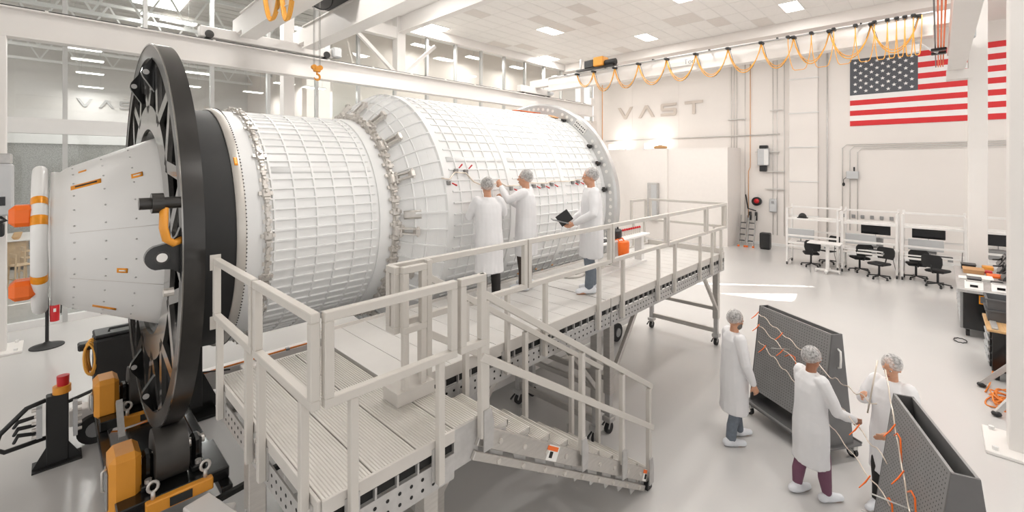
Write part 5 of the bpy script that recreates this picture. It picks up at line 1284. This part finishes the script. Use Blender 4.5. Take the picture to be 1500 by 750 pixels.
tag(MB((13.3, -.35, .03)).tube([(13.35+.16*math.cos(2*PI*k/18), -.33+.1*math.sin(2*PI*k/18), 0.01+.01*(k % 2)) for k in range(18)], .009, 6, closed=True).build('cable_coil', 'black_plastic', None, True), 'small black cable loop on the floor under the bench front', 'cable')
# orange cord coil and step ladder
t = thing('extension_cord', 'tangled orange extension cord coiled on the floor by the column', 'cord', (10.3, -.72, 0), world=True)
rr = random.Random(5)
for k in range(11):
    cx, cy = 10.3+rr.uniform(-.12, .12), -.78+rr.uniform(-.06, .06); ra, rb = rr.uniform(.25, .55), rr.uniform(.12, .24); ph = rr.uniform(0, 3)
    MB().tube([(cx+ra*math.cos(2*PI*i/22)*math.cos(ph)-rb*math.sin(2*PI*i/22)*math.sin(ph)*.5, cy+ra*.45*math.cos(2*PI*i/22)*math.sin(ph)+rb*math.sin(2*PI*i/22)*math.cos(ph), .015+.008*k+.012*math.sin(6*PI*i/22)) for i in range(22)], .011, 6, closed=True).build('cord_loop', 'orange_cable', t, True)
MB().tube([(10.6, -.55, .02), (11.0, -.62, .02), (11.4, -.7, .25), (11.6, -.9, .4)], .011, 6).build('cord_tail', 'orange_cable', t, True)
t = thing('step_ladder', 'aluminium step ladder with black feet half hidden by the column', 'ladder', (10.3, -.9, 0), world=True)
for p_, q in (((10.85, -.52, .05), (10.6, -1.75, 1.75)), ((9.74, -.62, .05), (10.45, -1.75, 1.75)), ((10.75, -2.6, .05), (10.6, -1.8, 1.75)), ((9.85, -2.6, .05), (10.45, -1.8, 1.75))):
    MB().bar(p_, q, .04, .075, .004).build('ladder_rail', 'galv', t); MB().ell((p_[0], p_[1], .04), (.06, .06, .04), 10, 6).build('foot', 'black_plastic', t, True)
for f in (.3, .55, .8): MB().bar(Vector((10.85, -.52, .05)).lerp(Vector((10.6, -1.75, 1.75)), f), Vector((9.74, -.62, .05)).lerp(Vector((10.45, -1.75, 1.75)), f), .09, .03).build('step', 'galv', t)

# ------------------------------------------------------------------ by the glass wall: cabinet, extinguisher, stools
t = thing('power_cabinet', 'grey control cabinet on the column at the picture edge', 'cabinet', (-.8, 13.1, 2.35), world=True)
MB().box((-1.2, 12.9, 2.75), (-.5, 13.3, 3.75), c=.03).build('housing', 'grey_box', t); MB().box((-1.2, 12.92, 3.75), (-.52, 13.28, 3.95), c=.02).build('top_box', 'galv', t)
MB().box((-.72, 12.885, 2.95), (-.6, 12.9, 3.12)).build('display', 'screen', t); MB().box((-1.1, 12.93, 2.35), (-.62, 13.2, 2.6), c=.02).build('lower_box', 'black_plastic', t)
MB().tube([(-.7, 13.0, 2.75), (-.6, 12.98, 2.66), (-.75, 12.98, 2.6)], .035, 8).build('cable', 'black_plastic', t, True)
t = thing('extinguisher_stand', 'slim black pole stand with round base for the extinguisher', 'stand', (-.12, 13.2, 0), world=True)
MB().loft([((-.05, 13.2, 0), .26, .26), ((-.05, 13.2, .02), .26, .26), ((-.05, 13.2, .06), .08, .08), ((-.05, 13.2, .1), .04, .04)], 28).build('base', 'black_matte', t, 'auto'); MB().cyl((-.05, 13.2, .08), (-.05, 13.2, 1.0), .028, 12).build('pole', 'black_matte', t, 'auto')
t = thing('fire_extinguisher', 'red fire extinguisher hanging on the black pole stand', 'fire extinguisher', (.06, 13.2, .5), world=True)
MB().loft([((.06, 13.2, .5), .07, .07), ((.06, 13.2, .82), .075, .075), ((.06, 13.2, .9), .03, .03)], 16).build('cylinder', 'red', t, 'auto'); MB().box((.03, 13.17, .9), (.12, 13.23, .98), c=.008).build('valve', 'black_plastic', t); MB().box((.04, 13.124, .7), (.08, 13.128, .77)).build('label_plate', 'label_white', t)
MB().tube([(.1, 13.18, .93), (.16, 13.15, .85), (.15, 13.14, .65)], .01, 6).build('hose', 'black_plastic', t, True)
def stool(loc, rz, label):
    t = thing('bar_stool', label, 'stool', loc, rz, group='wooden bar stools in the cafe hall')
    MB().box((-.2, -.2, .68), (.2, .2, .72), c=.015).build('seat', 'wood_light', t)
    for x in (-.17, .17):
        for y in (-.17, .17): MB().bar((x*1.25, y*1.25, 0), (x, y, .68 if x > 0 else 1.02), .035, .035).build('leg', 'wood_light', t)
    MB().bar((-.17, -.17, 1.0), (-.17, .17, 1.0), .03, .12).build('backrest', 'wood_light', t); MB().bar((-.2, -.2, .3), (-.2, .2, .3), .03, .03).build('foot_rung', 'wood_light', t)
stool((-.62, 20.0, 0), .4, 'wooden bar stool nearest to the glass by the spacecraft nose'); stool((-.45, 21.4, 0), .3, 'wooden bar stool second behind the glass'); stool((-.5, 23.0, 0), 2.8, 'wooden bar stool beside the far cafe counter'); stool((-.1, 24.2, 0), .2, 'wooden bar stool at the back of the cafe hall')
t = thing('cafe_counter', 'long pale cafe counter with plates behind the glass', 'counter', (-.6, 24.5, 0), world=True)
MB().box((-1.6, 23.6, .1), (-.6, 26, 1.0), c=.01).build('body', 'wood_light', t); MB().box((-1.65, 23.5, 1.0), (-.5, 26.05, 1.05), c=.01).build('counter_top', 'desk_white', t)
for k in range(6):
    t = thing('serving_bowl', 'small wooden bowl lined up on the cafe counter', 'bowl', (-.85, 23.75+.3*k, 1.05), group='bowls on the cafe counter'); MB().loft([((0, 0, 0), .06, .06), ((0, 0, .05), .1, .1), ((0, 0, .1), .12, .12)], 12).build('bowl', 'wood', t, 'auto')
t = thing('exit_sign', 'green lit exit sign seen through the glass', 'exit sign', (6.8, 19.0, 5.0), world=True)
MB().box((6.75, 19, 5.0), (7.05, 19.04, 5.12)).build('sign_face', 'exit_green', t); MB().cyl((6.9, 19.02, 5.12), (6.9, 19.02, 9.25), .01, 6).build('hanger', 'mullion', t)
t = thing('glass_balustrade', 'greenish glass balustrade of the gallery behind the runway', 'balustrade', (9, 16.2, 4.6), world=True)
MB().box((7.6, 16.2, 4.7), (12, 16.22, 5.7)).build('glass_sheet', 'teal', t); MB().box((7.6, 16.1, 4.5), (12, 16.995, 4.7)).build('gallery_slab', 'wall', t)
ORG = (0, 0, 0)

# ------------------------------------------------------------------ people
def remesh(o, vox, smooth_it=2, disp=0., seed=0):
    md = o.modifiers.new('r', 'REMESH'); md.mode = 'VOXEL'; md.voxel_size = vox
    if smooth_it:
        ms = o.modifiers.new('s', 'SMOOTH'); ms.iterations = smooth_it; ms.factor = .5
    bpy.context.view_layer.update()
    ev = o.evaluated_get(bpy.context.evaluated_depsgraph_get())
    me = bpy.data.meshes.new_from_object(ev); old = o.data; mats = list(old.materials)
    o.modifiers.clear(); o.data = me; me.name = old.name
    me.materials.clear()
    for m_ in mats: me.materials.append(m_)
    if disp:
        me.calc_loop_triangles()
        ns = [v.normal.copy() for v in me.vertices]
        for v, n in zip(me.vertices, ns):
            c = v.co; k = noise.noise(Vector((c.x*9+seed, c.y*9, c.z*2.2)))+.5*noise.noise(Vector((c.x*18, c.y*18+seed, c.z*5)))
            v.co = c+n*disp*k
    me.shade_smooth()
    return o
def hand(mb, wrist, d, n, side, curl=.5):
    """palm and five fingers: d fingers' direction, n palm normal, side +1/-1 where the thumb leaves"""
    wrist, d, n = Vector(wrist), Vector(d).normalized(), Vector(n).normalized(); s = d.cross(n).normalized()*side
    mb.limb([wrist, wrist+d*.03, wrist+d*.085], [.026, .03, .032], 8)
    for k in range(3): mb.limb([wrist+d*.035+s*(.018*(k-1)), wrist+d*.09+s*(.024*(k-1))], [.018, .016], 7)
    for k, L in enumerate((.072, .08, .075, .058)):
        b = wrist+d*.088+s*(.030-.0205*k); a1 = b+(d*math.cos(curl*.6)+n*math.sin(curl*.6))*L*.5; a2 = a1+(d*math.cos(curl*1.5)+n*math.sin(curl*1.5))*L*.5
        mb.limb([b, a1, a2], [.0095, .009, .0075], 7)
    b = wrist+d*.03+s*.028; a1 = b+(d*.7+s*.6+n*.2).normalized()*.042; a2 = a1+(d*.9+s*.15+n*.4).normalized()*.032
    mb.limb([b, a1, a2], [.013, .011, .0085], 7)
def person(loc, rz, label, h=1.75, arms=None, feet=((.05, .1), (-.02, -.1)), hem=.5, pants='jeans', skin='skin', hair='hair', lean=0., head_yaw=0., head_pitch=0., mask=False, seed=0, palms=None, curl=.5):
    s = h/1.75
    t = thing('person', label, 'person', loc, rz)
    sp_ = lambda z: Vector((lean*max(0, z-.9), 0, z))
    hip = {1: Vector((0, .09, .9)), -1: Vector((0, -.09, .9))}
    sh = {k: sp_(1.42)+Vector((0, k*.175, 0)) for k in (1, -1)}
    arms = arms or {1: ((.02, .25, 1.13), (.1, .26, .9)), -1: ((.02, -.25, 1.13), (.1, -.26, .9))}
    palms = palms or {1: (0, -1, 0), -1: (0, 1, 0)}
    S_ = Matrix.Diagonal((s, s, s, 1))
    def bld(mb, nm, m_, parent=t, smooth=True):
        mb.v = [S_ @ v for v in mb.v]; mb.o = Vector((0, 0, 0)); return mb.build(nm, m_, parent, smooth)
    HC = sp_(1.62)+Vector((.02+lean*.05, 0, 0)); HR = Matrix.Rotation(head_yaw, 4, 'Z') @ Matrix.Rotation(head_pitch, 4, 'Y')
    hp = lambda x, y, z: HC+(HR @ Vector((x, y, z)))
    # one continuous body
    mb = MB()
    mb.loft([(sp_(.82), .1, .15), (sp_(.95), .11, .165), (sp_(1.1), .1, .145), (sp_(1.28), .115, .165), (sp_(1.4), .09, .17), (sp_(1.46), .06, .09)], 16)
    mb.limb([sp_(1.42), HC+Vector((-.01, 0, -.07))], [.058, .054])
    mb.ell(hp(-.008, 0, .025), (.096, .077, .105), 18, 12, HR.to_3x3().to_4x4()); mb.ell(hp(.022, 0, -.045), (.068, .058, .075), 16, 10, HR)
    mb.limb([hp(.085, 0, .02), hp(.106, 0, -.018)], [.009, .015], 8); mb.ell(hp(.082, 0, -.058), (.016, .024, .011), 8, 6, HR)
    for k in (1, -1):
        mb.ell(hp(-.005, k*.079, -.005), (.02, .01, .032), 8, 6, HR); mb.ell(hp(.078, k*.03, .03), (.018, .024, .009), 8, 6, HR)
        el, wr = Vector(arms[k][0]), Vector(arms[k][1]); 
        mb.limb([sh[k], (sh[k]+el)/2, el], [.055, .046, .04]); mb.limb([el, (el*.6+wr*.4), wr], [.04, .038, .026])
        hand(mb, wr, wr-el, palms[k], k if palms[k][1] else 1, curl)
        f = Vector((feet[0 if k > 0 else 1][0], feet[0 if k > 0 else 1][1], .08)); kn = hip[k].lerp(f, .52)+Vector((.03, 0, 0))
        mb.limb([hip[k], kn, f.lerp(kn, .45)+Vector((-.02, 0, 0)), f], [.085, .056, .054, .036]); mb.limb([f+Vector((-.04, 0, -.035)), f+Vector((.1, k*.01, -.045)), f+Vector((.16, k*.015, -.05))], [.036, .038, .03])
    b = remesh(bld(mb, 'body', skin), .009*s, 2)
    # clothes
    mb = MB()
    mb.loft([(sp_(hem), .165, .205), (sp_(hem+.12), .165, .2), (sp_(.85), .165, .212), (sp_(1.05), .15, .19), (sp_(1.27), .142, .195), (sp_(1.38), .118, .2), (sp_(1.445), .085, .125), (sp_(1.475), .07, .078)], 20)
    for k in (1, -1):
        el, wr = Vector(arms[k][0]), Vector(arms[k][1]); w2 = wr.lerp(el, .08)
        mb.limb([sh[k]+Vector((0, -k*.02, 0)), (sh[k]+el)/2, el, el.lerp(wr, .5), w2], [.078, .07, .064, .058, .044])
    for k in range(7):
        a = -1.1+k*.9; p0 = sp_(.95)+Vector((.13*math.cos(a), .17*math.sin(a), 0)); p1 = sp_(hem+.02)+Vector((.15*math.cos(a), .19*math.sin(a), 0)); mb.limb([p0, p1], [.012, .026], 6)
    remesh(bld(mb, 'lab_coat', 'coat'), .0125*s, 3, .008, seed)
    mb = MB()
    for k in (1, -1):
        f = Vector((feet[0 if k > 0 else 1][0], feet[0 if k > 0 else 1][1], .1)); kn = hip[k].lerp(f, .52)+Vector((.03, 0, 0))
        tight = pants == 'leggings'
        mb.limb([hip[k], kn, f.lerp(kn, .45)+Vector((-.015, 0, 0)), f], [.09, .075 if not tight else .068, .068 if not tight else .07, .062 if not tight else .05])
    remesh(bld(mb, 'trousers', pants), .0125*s, 2, .006 if pants != 'leggings' else .001, seed+3)
    for k in (1, -1):
        f = Vector((feet[0 if k > 0 else 1][0], feet[0 if k > 0 else 1][1], .08))
        mb = MB(); mb.limb([f+Vector((-.06, 0, -.025)), f+Vector((.04, 0, -.03)), f+Vector((.16, k*.015, -.038))], [.052, .052, .04], 12); mb.limb([f+Vector((0, 0, -.02)), f+Vector((.0, 0, .035))], [.055, .05], 12)
        o = remesh(bld(mb, 'shoe_cover', 'shoe_cover'), .012*s, 2, .006, seed+k)
        for v in o.data.vertices: v.co.z = max(v.co.z, .002)
    mb = MB(); mb.ell(hp(-.018, 0, .036), (.093, .081, .1), 18, 9, HR @ Matrix.Rotation(-.5, 4, 'Y'), lo=-18); bld(mb, 'hair', hair)
    mb = MB(); mb.ell(hp(-.024, 0, .034), (.107, .095, .112), 20, 10, HR @ Matrix.Rotation(-.48, 4, 'Y'), lo=-28); bld(mb, 'hairnet', 'hairnet')
    for k in (1, -1):
        mb = MB(); mb.ell(hp(.083, k*.031, .012), (.008, .013, .008), 8, 6, HR); bld(mb, 'eye', 'label_white'); mb = MB(); mb.ell(hp(.089, k*.031, .012), (.004, .006, .006), 8, 6, HR); bld(mb, 'pupil', 'hair')
    if mask:
        mb = MB(); mb.ell(hp(.045, 0, -.055), (.065, .062, .062), 14, 8, HR); bld(mb, 'beard', hair)
    else:
        mb = MB(); mb.ell(hp(.094, 0, -.058), (.006, .022, .006), 8, 5, HR); bld(mb, 'mouth', 'lips')
    return t
YR = math.radians
person((6.42, 2.0, 0), YR(-44), 'person in white coat and jeans looking down beside the far pegboard', 1.76, arms={1: ((.05, .26, 1.14), (.2, .2, .93)), -1: ((.02, -.25, 1.12), (.12, -.25, .87))}, feet=((.12, .1), (-.1, -.11)), hem=.42, pants='jeans', hair='hair_grey', head_pitch=.35, mask=True, seed=1)
person((5.94, 1.04, 0), YR(-38), 'person in white coat and plum leggings holding a tube near the pegboard', 1.68, arms={1: ((.12, .26, 1.14), (.36, .16, 1.0)), -1: ((.1, -.26, 1.12), (.38, -.2, .98))}, feet=((-.1, .09), (.12, -.1)), hem=.42, pants='leggings', skin='skin_deep', head_pitch=.25, seed=2, palms={1: (0, -1, .2), -1: (0, 1, .2)})
person((5.42, 3.62, DZ), YR(138), 'person in jeans on the walkway holding an open tablet', 1.79, arms={1: ((.04, .26, 1.13), (.27, .1, .98)), -1: ((.04, -.26, 1.13), (.27, -.1, .97))}, feet=((.06, .1), (-.04, -.1)), hem=.5, pants='jeans', seed=3, palms={1: (0, -.6, .8), -1: (0, .6, .8)})
person((4.9, 4.42, DZ), YR(118), 'person in dark trousers reaching up to the hull with raised hand', 1.76, arms={1: ((.2, .26, 1.32), (.36, .1, 1.5)), -1: ((.12, -.27, 1.16), (.34, -.12, 1.3))}, feet=((.02, .13), (.0, -.13)), hem=.5, pants='trousers_brown', seed=4, hair='hair_grey')
person((4.08, 4.35, DZ), YR(62), 'person in black trousers bending towards the hull pipes', 1.66, arms={1: ((.14, .26, 1.2), (.4, .14, 1.24)), -1: ((.14, -.26, 1.24), (.42, -.12, 1.36))}, feet=((-.1, .12), (.06, -.12)), hem=.42, pants='trousers_black', seed=5, lean=.12, hair='hair_grey', head_pitch=.15)
person((6.3, .36, 0), YR(158), 'person in white coat standing behind the near pegboard holding a tube', 1.68, arms={1: ((.12, .26, 1.14), (.36, .16, 1.05)), -1: ((.06, -.27, 1.14), (.24, -.17, 1.27))}, feet=((-.05, .1), (.08, -.1)), hem=.42, pants='trousers_black', seed=6, head_pitch=.3)
t = thing('tablet', 'dark folding tablet held open by the person on the walkway', 'tablet', (5.16, 3.86, DZ+1.0), YR(138))
MB().bar((-.01, 0, .0), (.22, 0, .05), .2, .01, up=(0, 0, 1)).build('keyboard_half', 'grey_mid', t); MB().bar((-.01, 0, .0), (.09, 0, .14), .2, .01, up=(0, 1, 0)).build('screen_half', 'black_plastic', t)
ORG = (0, 0, 0)
